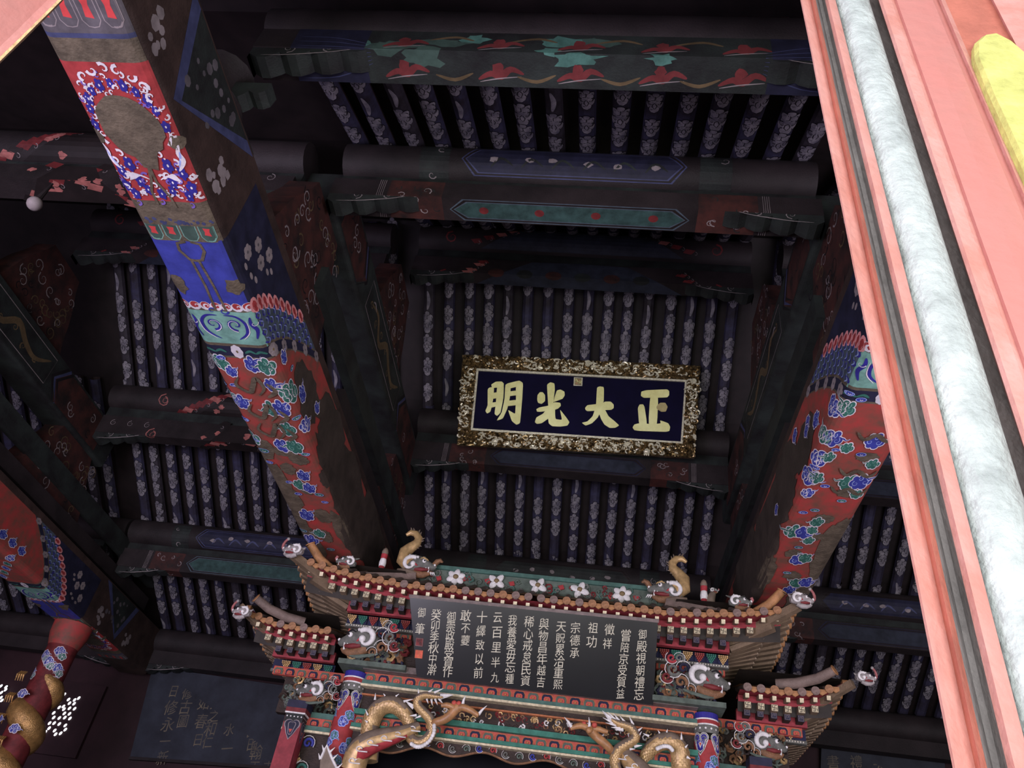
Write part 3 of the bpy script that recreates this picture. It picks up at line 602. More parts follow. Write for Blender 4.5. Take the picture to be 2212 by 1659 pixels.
# ---------------------------------------------------------------- trusses above the long beams
def truss(xc, label, s, full=True):
    root = empty('roof_truss', (xc, 8, 6.62), label, 'truss')
    zt = Z0+BH
    def cushion(y0, y1, z0, z1, name='cushion'):
        n = 7; w = y1-y0; ol = [(0, 0), (w, 0)]
        for i in range(n+1):
            t = i/n; ol.append((w*(1-.28*t)-.02*sin(9*t), (z1-z0)*t))
        for i in range(n+1):
            t = 1-i/n; ol.append((w*.28*t+.02*sin(9*t), (z1-z0)*t))
        o = MB().prism(ol, (xc-.16, y0, z0), (0, 1, 0), (0, 0, 1), (.32, 0, 0), 'soot_red').build(name, root)
        P = Paint(lambda u, v, o_: (xc+s*(.16+o_), v, u), cut=0)
        for i in range(int(14*w*(z1-z0))+4):
            P.spiral(R.uniform(z0+.12, z1-.1), R.uniform(y0+.35*w*.5, y1-.35*w*.5), R.uniform(.06, .11), R.choice(('line_pale', 'line_pale', 'line_black', 'paint_ochre_dim')), .02, rot=R.uniform(0, 6), hand=R.choice((-1, 1)), turns=1.2)
        P.build('scroll', o)
    cushion(4.35, 6.3, zt, 7.95); cushion(9.2, 11.4, zt, 7.95)
    b2 = beam_mesh(xc, 5.3, 11.0, 7.95, .24, .66, .05, 'soot_green').build('upper_beam', root)
    g = beam_f(xc, 7.95, .24, .05); uc = .24-.05+.05*pi/2-.05
    for sg in (1, -1):
        P = Paint(g, cut=0)
        def su(h): return sg*(uc+h)
        if full:
            P.poly([(su(.06), 5.5), (su(.62), 5.5), (su(.62), 6.35), (su(.34), 6.6), (su(.06), 6.35)], 'soot_red')
            P.poly([(su(.06), 10.6), (su(.62), 10.6), (su(.62), 9.25), (su(.34), 9.05), (su(.06), 9.25)], 'soot_red')
            for k in range(9): P.spiral(su(R.uniform(.15, .5)), R.choice((R.uniform(5.6, 6.3), R.uniform(9.4, 10.3))), .08, R.choice(('line_pale', 'line_black')), .02, rot=R.uniform(0, 6), hand=R.choice((-1, 1)))
            for v0, d in ((6.45, .2), (9.15, -.2)):
                for k, c in enumerate(('line_black', 'paint_navy_line', 'line_black')):
                    P.stroke([(su(.04), v0+k*d*.35-d), (su(.34), v0+k*d*.35+d*.2), (su(.64), v0+k*d*.35-d)], .05, c, False)
            P.stroke([(su(.12), 6.8), (su(.12), 8.9), (su(.56), 8.9), (su(.56), 6.8), (su(.12), 6.8)], .012, 'line_pale', False)
            path = [(su(.34+.13*sin(t*2.4)), 7.0+t*.3) for t in range(7)]
            P.stroke(path, .1, 'paint_ochre_dim'); 
            for k in range(6): P.spiral(su(.34+R.uniform(-.12, .12)), 7.0+.3*k, .06, 'paint_ochre_dim', .025, rot=R.uniform(0, 6))
            P.stroke([(su(.4), 7.02), (su(.44), 7.1), (su(.4), 7.2)], .03, 'line_pale')
            P.build('painted_band', b2)
    MB().bar((xc+s*.18, 5.6, 7.3), (xc+s*.18, 14, 7.3), .12, .3, 'soot_green').build('tie_rail', root)
    MB().bar((xc+s*.2, 7.0, 6.82), (xc+s*.2, 14, 6.82), .1, .24, 'soot').build('tie_rail', root)
    cushion(7.2, 9.0, 8.61, 9.8)
    for (y, z0, z1) in ((3.3, zt, 7.15), (12.7, zt, 6.9), (10.5, 8.05, 8.2)):
        if z1-z0 > .15: MB().lathe((xc, y, z0), [(.26, 0), (.28, .12), (.2, .2), (.17, .3), (.17, z1-z0-.1), (.24, z1-z0)] if z1-z0 > .5 else [(.2, 0), (.2, z1-z0)], 'soot', 14).build('post', root, smooth=True)
    c = MB(); c.prism(lobed(.6, .36, 3), (xc-.07, 3.35, 7.05), (0, 1, 0), (0, 0, 1), (.14, 0, 0), 'soot_green'); c.prism(lobed(.45, .26, 3), (xc, 3.25, 7.0), (s, 0, 0), (0, 0, 1), (0, .14, 0), 'soot_green'); c.build('bracket', root)
    return root
truss(FR[1], 'soot-dark roof truss with faded scrolls standing on the left painted beam', 1)
truss(FR[2], 'purplish dark roof truss with curls beside the pink door leaf', -1)
truss(FR[0], 'dim roof truss of the far left bay above the dragon column', 1)
truss(FR[3], 'roof truss hidden in the far right bay', -1, False)
# cap under the rear end of each long beam and the round hall columns
def hall_column(x, y, label):
    root = empty('hall_column', (x, y, 0), label, 'column')
    MB().lathe((x, y, 0), [(.26, .0), (.26, 5.55)], 'wall_red', 20).build('shaft', root, smooth=True); MB().lathe((x, y, 5.55), [(.27, 0), (.34, .12), (.34, .25)], 'paint_red_dim', 20).build('capital', root, smooth=True)
for i, x in enumerate(FR[1:3]): hall_column(x, 14.3, ('dark red hall column behind the left side of the throne pavilion', 'dark red hall column behind the right side of the throne pavilion')[i])
# ================================================================ the throne pavilion
XC = -.62
mat('tile', lin(176, 126, 84), grime=.35, gs=8, bump=.3); mat('tile_grey', lin(122, 104, 96), grime=.3, gs=6, bump=.3); mat('tile_disc_brown', lin(168, 122, 88), grime=.35, gs=30, bump=.5); mat('tile_disc_grey', lin(138, 116, 108), grime=.35, gs=30, bump=.5)
mat('wood_slat', lin(124, 104, 84), grime=.35, gs=6, bump=.3); mat('wood_slat_pale', lin(160, 142, 122), grime=.3, gs=9); mat('wood_dark', lin(46, 38, 32), grime=.3)
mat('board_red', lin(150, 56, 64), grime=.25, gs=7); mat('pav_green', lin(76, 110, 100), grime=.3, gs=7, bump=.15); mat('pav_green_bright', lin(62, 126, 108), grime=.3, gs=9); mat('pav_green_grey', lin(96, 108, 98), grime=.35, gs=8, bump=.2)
mat('gilt', lin(214, 178, 122), grime=.4, gs=20, metal=.35, rough=.42, spec=.6, bump=.3); mat('gilt_pale', lin(224, 210, 176), grime=.3, gs=25, metal=.2, rough=.45); mat('gold_scale', lin(206, 170, 118), grime=.3, gs=14, metal=.3, rough=.42, spec=.6)
mat('dust', lin(128, 112, 98), grime=.2, gs=9, bump=.15); mat('dragon_red', lin(168, 56, 62), grime=.3, gs=12); mat('white_paint', lin(230, 226, 224), grime=.18, gs=14); mat('beast_grey', lin(112, 112, 106), grime=.35, gs=14, bump=.4); mat('beast_silver', lin(164, 156, 154), grime=.4, gs=16, rough=.4, bump=.3); mat('beast_brown', lin(136, 98, 70), grime=.35, gs=14, bump=.4)
mat('pav_navy', lin(30, 32, 66), grime=.3); mat('black_lacquer', lin(17, 17, 22), rough=.25, grime=.12, gs=2, spec=.45); mat('ledge_grey', lin(126, 112, 108), grime=.35, gs=10, bump=.2); mat('ink_gold', lin(206, 200, 178), grime=.25, gs=4, rough=.45); mat('seal_red', lin(214, 92, 72), grime=.2, gs=40); mat('carved_dark', lin(58, 44, 38), grime=.4, gs=9, bump=.3); mat('petal_orange', lin(190, 116, 76), grime=.3, gs=20); mat('petal_red', lin(190, 84, 72), grime=.25, gs=20); mat('pearl', lin(226, 218, 206), grime=.1)
def mx(s, dx): return XC+s*dx
# relief panel: curling serpents and waves between the ledges
def curls(mb, n, x0, x1, y, z0, z1, r0, r1, mats_, depth=.02, w=.012):
    for i in range(n):
        cx, cz, r = R.uniform(x0, x1), R.uniform(z0, z1), R.uniform(r0, r1); q0 = R.uniform(0, 6.3); h = R.choice((-1, 1)); m = R.choice(mats_)
        pts = [(cx+r*(1-.75*t/7)*cos(q0+h*t*.95), y-depth*R.uniform(.5, 1.4), cz+r*(1-.75*t/7)*sin(q0+h*t*.95)) for t in range(8)]
        mb.tube(pts, [w*.5+w*.5*sin(pi*(t+1)/9) for t in range(8)], m, 5)
PAV = empty('throne_pavilion', (XC, 9.6, 0), 'carved and painted throne pavilion front with red columns and lotus friezes', 'pavilion')
# floor level frame so that the pavilion stands: dais, back wall
MB().box(XC-3.1, XC+3.1, 8.6, 12, 0, .6, 'wood_dark').build('dais', PAV)
MB().box(XC-2.7, XC+2.7, 9.9, 9.98, .6, 4.6, 'black_lacquer').build('screen', PAV)
W = 1.94
fr = MB(); fr.box(XC-W, XC+W, 8.98, 9.12, 4.45, 4.98, 'carved_dark'); fr.box(XC-2.85, XC+2.85, 9.3, 9.4, 4.0, 4.5, 'carved_dark'); fr.box(XC-1.95, XC+1.95, 9.1, 9.9, 5.05, 5.1, 'wood_dark'); fr.box(XC-W, XC+W, 9.0, 9.1, 4.0, 4.45, 'carved_dark'); fr.build('carved_frieze', PAV)
for (z0, z1, y0, m, n) in ((4.45, 4.52, 8.84, 'ledge_grey', 'ledge'), (4.31, 4.358, 8.92, 'pav_green', 'ledge'), (4.285, 4.31, 8.90, 'gilt_pale', 'gilt_fillet'), (4.205, 4.222, 8.96, 'petal_orange', 'gilt_fillet'), (3.985, 4.04, 8.90, 'pav_green_bright', 'ledge'), (3.85, 3.89, 8.90, 'pav_green_bright', 'ledge'), (3.82, 3.842, 8.885, 'gilt_pale', 'gilt_fillet')):
    MB().box(XC-W+.1, XC+W-.1, y0, 9.12, z0, z1, m).build(n, PAV)
for s in (-1, 1):             # green bearing blocks over the columns under the beast heads
    a, b = sorted((mx(s, 1.35), mx(s, 2.12))); MB().box(a, b, 8.76, 9.1, 4.455, 4.51, 'pav_green_grey').build('ledge', PAV)
# lotus petals
def petal(kind):
    def arch(w, h, y, z0=0):
        return [(-w, z0), (-w*1.02, h*.62), (-w*.72, h*.95), (-w*.25, h), (0, h*.94), (w*.25, h), (w*.72, h*.95), (w*1.02, h*.62), (w, z0)]
    o = MB()
    for (w, h, y, m) in ((.066, .09, 0, 'petal_orange'), (.056, .078, -.012, 'pav_navy' if kind else 'pav_green_grey'), (.036, .05, -.024, 'petal_red' if kind else 'petal_red')):
        o.prism(arch(w, h, y), (0, y, 0), (1, 0, 0), (0, 0, 1), (0, .02, 0), m)
    o.ball((0, -.03, .02), (.016, .008, .014), 'petal_orange', 6, 4)
    return o
o = MB()
for s in (-1, 1): curls(o, 70, mx(s, 1.42), mx(s, 2.05), 8.95, 4.55, 4.84, .035, .07, ('beast_grey', 'beast_brown', 'paint_navy', 'paint_red_dim', 'gilt', 'pav_green_grey'), .03, .022); curls(o, 60, mx(s, 2.08), mx(s, 2.8), 9.27, 4.03, 4.38, .035, .06, ('beast_grey', 'beast_brown', 'pav_green_grey', 'carved_dark', 'gilt'), .03, .018)
o.build('cloud_carving', PAV, smooth=True, kind='stuff')
pet = []
for k in (0, 1):
    p = petal(k).build('lotus_petal', PAV); pet.append(p)
def lotus_row(x0, x1, y, z, sc=1.0, flip=False):
    n = int(abs(x1-x0)/(.152*sc)); 
    for i in range(n):
        src = pet[i % 2]; c = copy_obj(src, (x0+(i+.5)*(x1-x0)/n, y-.0, z+.045*sc), PAV); c.scale = (sc, 1, sc)
    MB().box(min(x0, x1), max(x0, x1), y+.012, y+.06, z-.005, z+.1*sc, 'petal_red').build('frieze_board', PAV)
lotus_row(XC-W+.1, XC+W-.1, 8.95, 4.358); lotus_row(XC-W+.1, XC+W-.1, 8.95, 3.893, .93)
for s in (-1, 1):
    lotus_row(mx(s, 1.4), mx(s, 2.15), 8.93, 4.86, .9)
    lotus_row(mx(s, 2.02), mx(s, 3.0), 9.22, 4.40, .9)
    lotus_row(mx(s, 2.06), mx(s, 2.62), 9.0, 3.83, .8)
for p in pet: p.location = Vector((XC+(.3 if p == pet[0] else .45), 9.0, 3.2))-WORLD[PAV.name]
o = MB(); o.box(XC-1.75, XC+1.75, 9.03, 9.05, 4.04, 4.2, 'paint_red_dim'); o.build('relief_panel', PAV)
o = MB(); curls(o, 150, XC-1.7, XC+1.7, 9.02, 4.06, 4.19, .025, .05, ('gilt', 'beast_brown', 'paint_red_dim', 'gold_scale', 'carved_dark', 'white_paint'), .02, .01)
o.build('relief_carving', PAV, smooth=True, kind='stuff')
# cloud valance under the lower ledge, wavy gilt edge
def wave(x): t = abs(x-XC)/1.8; return 3.735-.035*cos(x*9.5)-.12*t**3
ol = [(XC-1.82, 3.82)]+[(XC-1.82+3.64*i/60, wave(XC-1.82+3.64*i/60)) for i in range(61)]+[(XC+1.82, 3.82)]
MB().prism(ol, (0, 8.97, 0), (1, 0, 0), (0, 0, 1), (0, .05, 0), 'carved_dark').build('valance', PAV)
MB().tube([(XC-1.82+3.64*i/90, 8.965, wave(XC-1.82+3.64*i/90)) for i in range(91)], .012, 'beast_brown', 6).build('valance_edge', PAV)
def scroll_part(cx, cz, y, r, col, h, name='cloud_scroll', parent=None, line='white_paint'):
    o = MB(); pts = []; n = 13
    for t in range(n):
        q = -.5+h*t*.62; rr = r*(1-.8*t/(n-1)); pts.append((cx+h*0+rr*cos(q), y, cz+rr*sin(q)))
    o.tube(pts, [r*.32*(1-.5*t/(n-1)) for t in range(n)], col, 6, flat=1)
    pts2 = [(cx+(r*1.3)*cos(-.5+h*t*.5), y-.006, cz+(r*1.3)*sin(-.5+h*t*.5)) for t in range(8)]
    o.tube(pts2, r*.07, line, 4)
    return o.build(name, parent or PAV, smooth=True)
for i in range(25):
    x = XC-1.7+3.4*i/24; scroll_part(x, (wave(x)+3.82)/2+.008, 8.955, .034, ('pav_green_grey', 'paint_blue', 'paint_red', 'beast_grey')[i % 4], (-1) ** i)
# lower side panels between columns and pilasters with carved scrolls
for s in (-1, 1):
    a, b = sorted((mx(s, 2.05), mx(s, 2.62)))
    MB().box(a, b, 9.05, 9.15, 3.9, 3.98, 'pav_green').build('ledge', PAV)
    MB().box(a, b, 9.0, 9.1, 3.78, 3.825, 'pav_green').build('ledge', PAV); MB().box(a, b, 9.0, 9.04, 3.755, 3.778, 'gilt_pale').build('gilt_fillet', PAV)
    a2 = mx(s, 2.25); MB().box(min(mx(s, 2.5), mx(s, 2.53)), max(mx(s, 2.5), mx(s, 2.53)), 9.0, 9.04, 1, 3.76, 'gilt_pale').build('gilt_fillet', PAV)
    MB().box(min(mx(s, 2.53), mx(s, 2.6)), max(mx(s, 2.53), mx(s, 2.6)), 8.99, 9.05, 1, 3.76, 'pav_green').build('stile', PAV)
    MB().box(a, b, 9.08, 9.12, 1.0, 3.76, 'carved_dark').build('panel', PAV)
    for i in range(5): scroll_part(mx(s, 2.3+.09*(i % 2)), 3.66-.13*i, 9.06, .06, ('paint_blue', 'gilt', 'paint_green', 'gilt', 'beast_brown')[i], (-1)**i)
# columns
for s in (-1, 1):
    x = mx(s, W); r = .128
    col = MB().lathe((x, 9.0, .6), [(r, 0), (r, 3.55)], 'paint_red', 24).build('column', PAV, smooth=True)
    f = lambda u, v, o_: (x+(r+o_)*sin(u/r), 9.0-(r+o_)*cos(u/r), v)
    P = Paint(f, cut=.03); U = pi*r*.95
    for (a, b, m) in ((4.37, 4.43, 'paint_blue_deep'), (4.355, 4.37, 'white_paint'), (4.315, 4.355, 'paint_red'), (4.30, 4.315, 'white_paint'), (4.22, 4.30, 'beast_grey')): P.strip(-U, U, a, b, m, 24)
    for i in range(13): P.disc(-U+i*.06, 4.265, .011, 'white_paint', n=8)
    for i in range(4):
        u = -U+.1+i*.2
        for (k, m) in ((1.0, 'white_paint'), (.9, 'beast_grey'), (.72, 'white_paint'), (.64, 'paint_blue_deep' if i in (1, 2) else 'soot_green')):
            P.disc(u-.04, 4.17, .05*k, m, n=12); P.disc(u+.04, 4.17, .05*k, m, n=12); P.poly([(u-.085*k, 4.15), (u+.085*k, 4.15), (u+.045*k, 4.05), (u, 4.11-.12*k), (u-.045*k, 4.05)], m)
        P.spiral(u-.035, 4.165, .026, 'beast_grey', .016, rot=-pi/2, hand=-1, turns=.9); P.spiral(u+.035, 4.165, .026, 'beast_grey', .016, rot=-pi/2, hand=1, turns=.9)
        P.poly([(u-.022, 4.11), (u, 4.13), (u+.022, 4.11), (u, 4.06)], 'white_paint'); P.poly([(u-.013, 4.11), (u, 4.12), (u+.013, 4.11), (u, 4.08)], 'petal_red')
    for (u, v, k) in ((.02, 3.88, 0), (-.1, 3.66, 1), (.1, 3.62, 0), (.0, 3.42, 1), (-.2, 3.9, 1), (.22, 3.85, 1), (-.15, 3.3, 0), (.16, 3.3, 1), (0, 3.1, 0), (-.25, 3.5, 0), (.3, 3.5, 0)):
        P.cloud(u, v, .055, 1.1, 'paint_blue', 'paint_lightblue', 'white_paint', 1, .01); P.cloud(u+.05, v+.07, .05, -.4, 'paint_green', 'paint_lightblue', 'paint_teal', 1, .01)
    P.build('painted_pattern', col)
    # square wing pilaster with painted cap
    px = mx(s, 2.42) if False else mx(s, 2.46); pl = MB(); a = .1
    pil = MB().box(px-a, px+a, 8.85, 9.05, .6, 3.99, 'board_red').build('pilaster', PAV)
    for (z0, z1, m) in ((3.95, 4.03, 'paint_navy'), (3.905, 3.95, 'paint_red_dim'), (3.89, 3.905, 'white_paint')): MB().box(px-a-.012, px+a+.012, 8.838, 9.06, z0, z1, m).build('cap_band', pil)
    for (fx, nx) in ((lambda u, v, o_: (px+u, 8.85-o_, v), 0), (lambda u, v, o_: (px-s*(a+o_), 8.95+u, v), 1)):
        P = Paint(fx, cut=0); P.poly([(-a, 3.89), (a, 3.89), (a, 3.8), (-a, 3.8)], 'soot_green')
        for i in range(5): P.disc(-a+.02+i*.04, 3.86, .008, 'white_paint', n=6)
        for (k, m) in ((1.0, 'paint_grey'), (.86, 'paint_navy'), (.5, 'paint_grey'), (.4, 'paint_navy')):
            P.disc(-.04*k, 3.78, .05*k, m); P.disc(.04*k, 3.78, .05*k, m); P.poly([(-.085*k, 3.77), (.085*k, 3.77), (.04*k, 3.68), (0, 3.72-.1*k), (-.04*k, 3.68)], m)
        P.poly([(-.02, 3.73), (.02, 3.73), (0, 3.69)], 'petal_red'); P.build('painted_cap', pil)

# ---------------------------------------------------------------- roofs of the pavilion
def eave(dx, wing=False):     # height rise of the eave towards its corner
    a, b = (2.75, .65) if wing else (1.3, 1.35)
    return (.14 if not wing else .13)*max(0, (dx-a)/b)**2
def tile_disc_mesh(m):
    o = MB(); o.lathe((0, 0, 0), [(.045, 0), (.047, .012), (.036, .016), (.033, .006)], m, 14, 'y'); return o
def fret(P, c, z, h, m, kind):
    """key pattern on a rafter end; u = x, v = z"""
    w = h*.16
    if kind == 0:             # the ten-thousand sign
        for a, b in (((0, -.7), (0, .7)), ((-.7, 0), (.7, 0)), ((0, .7), (.7, .7)), ((0, -.7), (-.7, -.7)), ((-.7, 0), (-.7, .7)), ((.7, 0), (.7, -.7))):
            P.stroke([(c+a[0]*h, z+a[1]*h), (c+b[0]*h, z+b[1]*h)], w, m, False)
    else:
        P.stroke([(c-.75*h, z-.75*h), (c+.75*h, z-.75*h), (c+.75*h, z+.75*h), (c-.75*h, z+.75*h), (c-.75*h, z-.75*h)], w, m, False)
        P.stroke([(c-.35*h, z-.4*h), (c-.35*h, z+.4*h), (c+.35*h, z+.4*h), (c+.35*h, z-.1*h), (c, z-.1*h)], w, m, False)
def end_block(dy, size, base, plate, kind):
    o = MB(); h = size/2; o.box(-h, h, 0, dy, -h, h, base); o.box(-h*.98, h*.98, -.006, 0, -h*.98, h*.98, plate)
    P = Paint(lambda u, v, o_: (u, -.006-o_, v), cut=0, lift=.001); fret(P, 0, 0, h, 'line_black' if kind == 0 else 'ledge_grey', kind); q = P.mb
    k = len(o.v); mp = [o.mi(n) for n in q.names]; o.v += q.v; o.f += [tuple(a+k for a in t) for t in q.f]; o.m += [mp[i] for i in q.m]; return o
def cluster(m):
    o = MB()
    for r_, n in enumerate((5, 5, 4, 3, 2, 1)):
        for i in range(n): o.ball(((i-(n-1)/2)*.022, -.012*(5-r_)*.5, -r_*.0165), (.0115, .013, .0095), m, 6, 4)
    o.box(-.05, .05, 0, .02, -.08, .008, 'pav_navy'); return o
def roof(name, label, spans, y0, z0, ridge_y, ridge_z, wing):
    """spans: list of (s, dx0, dx1) runs of eave"""
    xs = [mx(s, (a+b)/2) for s, a, b in spans]
    root = empty(name, (sum(xs)/len(xs), y0, z0), label, 'roof', 'tiled roofs of the throne pavilion' if wing else None)
    proto = {}
    def put(key, maker, loc, rot=None):
        if key not in proto: o = maker().build(key[0], root, smooth=key[0] in ('tile_disc', 'roof_tile', 'bracket_cluster')); proto[key] = o; off = WORLD[o.name]; o['off'] = tuple(off); c = o; WORLD[c.name] = Vector(loc)
        else: c = proto[key].copy(); C.objects.link(c); c.parent = root
        off_ = Vector(proto[key]['off'])
        if rot: c.rotation_euler = rot; off_ = c.rotation_euler.to_matrix() @ off_
        c.location = Vector(loc)+off_-WORLD[root.name]
        return c
    dyr, dzr = ridge_y-y0, ridge_z-z0; ang = atan2(dzr, dyr); L = sqrt(dyr**2+dzr**2)
    for (s, a, b) in spans:
        n = max(2, round((b-a)/.141)); 
        for i in range(n):
            dx = a+(i+.5)*(b-a)/n; x = mx(s, dx); z = z0+eave(dx, wing)
            yy = y0-.02*max(0, eave(dx, wing))/.14
            m = R.choice(('tile_disc_brown', 'tile_disc_brown', 'tile_disc_grey'))
            if dx < (1.9 if not wing else 2.9): put(('roof_tile', 't'), lambda: MB().tube([(0, 0, 0), (0, L, 0)], .042, 'tile_grey', 9), (x, yy, z), (ang, 0, 0))
            else: put(('roof_tile', 's'), lambda: MB().tube([(0, 0, 0), (0, L*.55, 0)], .042, 'tile_grey', 9), (x, yy, z), (ang, 0, 0))
            put(('tile_disc', m), lambda: tile_disc_mesh(m), (x, yy-.018, z+R.uniform(-.004, .004)))
            x2 = mx(s, dx+.0705)
            put(('drip_tile', m[-5:]), lambda: MB().prism([(-.062, .012), (.062, .012), (.05, -.02), (0, -.052), (-.05, -.02)], (0, 0, 0), (1, 0, 0), (0, 0, 1), (0, .02, 0), 'tile'), (x2, yy-.002, z+.0+eave(dx+.07, wing)-eave(dx, wing)))
            put(('flying_rafter', 'f'), lambda: end_block(.22, .04, 'wood_slat', 'wood_slat_pale', 2) if False else MB().box(-.02, .02, 0, .22, -.025, .02, 'wood_slat').box(-.021, .021, -.006, 0, -.026, .021, 'gilt_pale'), (x, y0+.035, z-.075), (ang*.5, 0, 0))
        # soffit boards and rows of rafter ends
        o = MB(); k = 14
        top = [(mx(s, a+(b-a)*i/k), z0+eave(a+(b-a)*i/k, wing)) for i in range(k+1)]
        def sheet(mb, ya, za, yb, zb, m, fade=1.0, inset=0):
            vs = []; 
            for i, (x, z) in enumerate(top):
                dxx = a+(b-a)*i/k; e = eave(dxx, wing); 
                vs += [(x, ya, z0+e+za), (x, yb, z0+e*fade+zb)]
            mb.add(vs, [(2*i, 2*i+1, 2*i+3, 2*i+2) for i in range(k)], m)
        sheet(o, y0+.01, .03, ridge_y, ridge_z-z0+.01, 'tile'); o.build('tile_bed', root)
        o = MB(); sheet(o, y0+.04, -.02, y0+.2, -.03, 'board_red'); sheet(o, y0+.17, -.035, y0+.17, -.105, 'board_red'); sheet(o, y0+.2, -.02, y0+.3, -.04, 'board_red'); o.build('soffit', root)
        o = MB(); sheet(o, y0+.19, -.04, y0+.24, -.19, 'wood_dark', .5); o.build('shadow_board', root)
        bb = min(b, 2.18 if not wing else 3.05)
        o = MB(); o.box(min(mx(s, a), mx(s, bb)), max(mx(s, a), mx(s, bb)), y0+.31, y0+.37, z0-.26, z0-.14, 'board_red'); o.build('red_board', root)
        n2 = max(2, round((b-.15-a)/.146))
        for i in range(n2):
            dx = a+.05+(i+.3)*(b-.15-a)/n2
            if dx > (2.5 if not wing else 3.3): continue
            put(('rafter_end', '0'), lambda: end_block(.14, .068, 'wood_slat', 'gilt_pale', 0), (mx(s, dx), y0+.135, z0+eave(dx, wing)-.145))
            if dx < bb-.03: put(('rafter_end', '1'), lambda: end_block(.14, .068, 'wood_dark', 'paint_navy', 1), (mx(s, dx), y0+.2, z0-.205))
        # bracket clusters
        if True:
            zb = z0-.285; yb = y0+.40
            MB().box(min(mx(s, a), mx(s, bb)), max(mx(s, a), mx(s, bb)), yb+.02, yb+.06, zb-.085, zb+.03, 'pav_navy').build('bracket_board', root)
            n3 = int((bb-a)/.128)
            for i in range(n3):
                m = ('pav_green_bright', 'gilt', 'paint_red_worn')[i % 3]
                put(('bracket_cluster', m), lambda: cluster(m), (mx(s, a+.07+i*.128), yb, zb))
            MB().box(min(mx(s, a), mx(s, bb)), max(mx(s, a), mx(s, bb)), yb-.01, yb+.06, zb-.125, zb-.09, 'beast_grey').build('bead_strip', root)
            o = MB(); n4 = int((bb-a)/.029)
            for i in range(n4): o.ball((mx(s, a+.015+i*.029), yb-.012, zb-.107), .0088, 'pearl', 6, 4)
            o.build('beads', root, kind='stuff')
        # side eave: short rafters in two tiers running back, tile edge
        ys = y0+.5; xo, xm, xi = (2.83, 2.52, 2.2) if not wing else (3.42, 3.2, 2.95)
        zz = z0+(.0 if not wing else .0); n5 = 17 if not wing else 20
        for i in range(n5):
            y = ys-.25+i*.125; tw = .075; fan = max(0, 1-i/4)
            e = .13*max(0, 1-i/7)+.02
            A_ = (mx(s, xo), y-.1*fan, zz+e-.02); B_ = (mx(s, xm-.05), y+.04*fan, zz-.10+e*.6); B2 = (mx(s, xm+.02), y-.0*fan+.02, zz-.15+e*.5); C_ = (mx(s, xi), y+.1*fan+.02, zz-.21)
            put_ = MB().bar(A_, B_, tw, .05, 'wood_slat'); d = (Vector(A_)-Vector(B_)).normalized(); put_.bar(Vector(A_), Vector(A_)+d*.008, tw*.98, .048, 'wood_slat_pale'); put_.build('side_rafter', root)
            put_ = MB().bar(B2, C_, tw, .055, 'wood_slat'); d = (Vector(B2)-Vector(C_)).normalized(); put_.bar(Vector(B2), Vector(B2)+d*.008, tw*.98, .05, 'wood_slat_pale'); put_.build('side_rafter', root)
        for i in range(n5+1):
            y = ys-.35+i*.125; e = .15*max(0, 1-i/7)+.03
            put(('side_tile', 'x'), lambda: MB().tube([(-.03, 0, 0), (.03, 0, 0)], .042, 'tile', 9), (mx(s, xo+.03), y, zz+e+.03))
        sd = MB(); sd.add([(mx(s, xo), y0+.1, zz+.2), (mx(s, xo), ys+2.1, zz+.07), (mx(s, xi), ys+2.1, zz-.12), (mx(s, xi), y0+.3, zz-.03)], [(0, 1, 2, 3)], 'board_red')
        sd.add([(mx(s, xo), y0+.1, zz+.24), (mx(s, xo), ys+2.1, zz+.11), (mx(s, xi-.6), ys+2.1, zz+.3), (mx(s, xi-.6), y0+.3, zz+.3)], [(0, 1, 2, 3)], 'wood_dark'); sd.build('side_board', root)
        # corner beam and upturned hip ridge
        if not wing:
            MB().bar((mx(s, 2.86), y0-.12, z0+.17), (mx(s, 2.25), y0+.38, z0-.08), .07, .09, 'wood_slat').build('corner_beam', root)
            MB().bar((mx(s, 2.62), y0+.1, z0+.0), (mx(s, 2.2), y0+.42, z0-.12), .09, .09, 'wood_slat').build('corner_beam', root)
            h = MB(); h.tube([(mx(s, 2.18), y0+.22, z0+.1), (mx(s, 2.42), y0+.13, z0+.13), (mx(s, 2.58), y0+.03, z0+.22), (mx(s, 2.71), y0-.05, z0+.35)], [.055, .055, .052, .05], 'tile', 10); h.tube([(mx(s, 2.71), y0-.05, z0+.35), (mx(s, 2.716), y0-.055, z0+.36)], .06, 'tile', 10); h.build('hip_ridge', root, smooth=True)
            MB().bar((mx(s, 1.5), y0+.45, z0+.3), (mx(s, 2.2), y0+.2, z0+.12), .07, .08, 'tile_grey').build('hip_ridge', root)
        else:
            MB().bar((mx(s, 3.46), y0-.1, z0+.13), (mx(s, 3.0), y0+.4, z0-.1), .06, .08, 'wood_slat').build('corner_beam', root)
            h = MB(); h.tube([(mx(s, 2.7), y0+.08, z0+.09), (mx(s, 2.9), y0+.0, z0+.1), (mx(s, 3.1), y0-.1, z0+.14), (mx(s, 3.25), y0-.2, z0+.21)], [.06, .058, .055, .05], 'tile_grey', 10); h.tube([(mx(s, 3.25), y0-.2, z0+.21), (mx(s, 3.257), y0-.206, z0+.214)], .058, 'tile', 10); h.build('hip_ridge', root, smooth=True)
    return root
RM_ = roof('pavilion_roof', 'main upswept tiled roof of the throne pavilion with white flower ridge', [(-1, 0, 2.72), (1, 0, 2.72)], 8.47, 5.325, 9.08, 5.64, False)
RL = roof('pavilion_roof', 'small left wing roof of the pavilion, lower than the main roof', [(-1, 2.3, 3.3)], 8.88, 4.845, 9.4, 5.0, True)
RR = roof('pavilion_roof', 'small right wing roof of the pavilion beside the pink door leaf', [(1, 2.3, 3.3)], 8.88, 4.745, 9.4, 4.9, True)
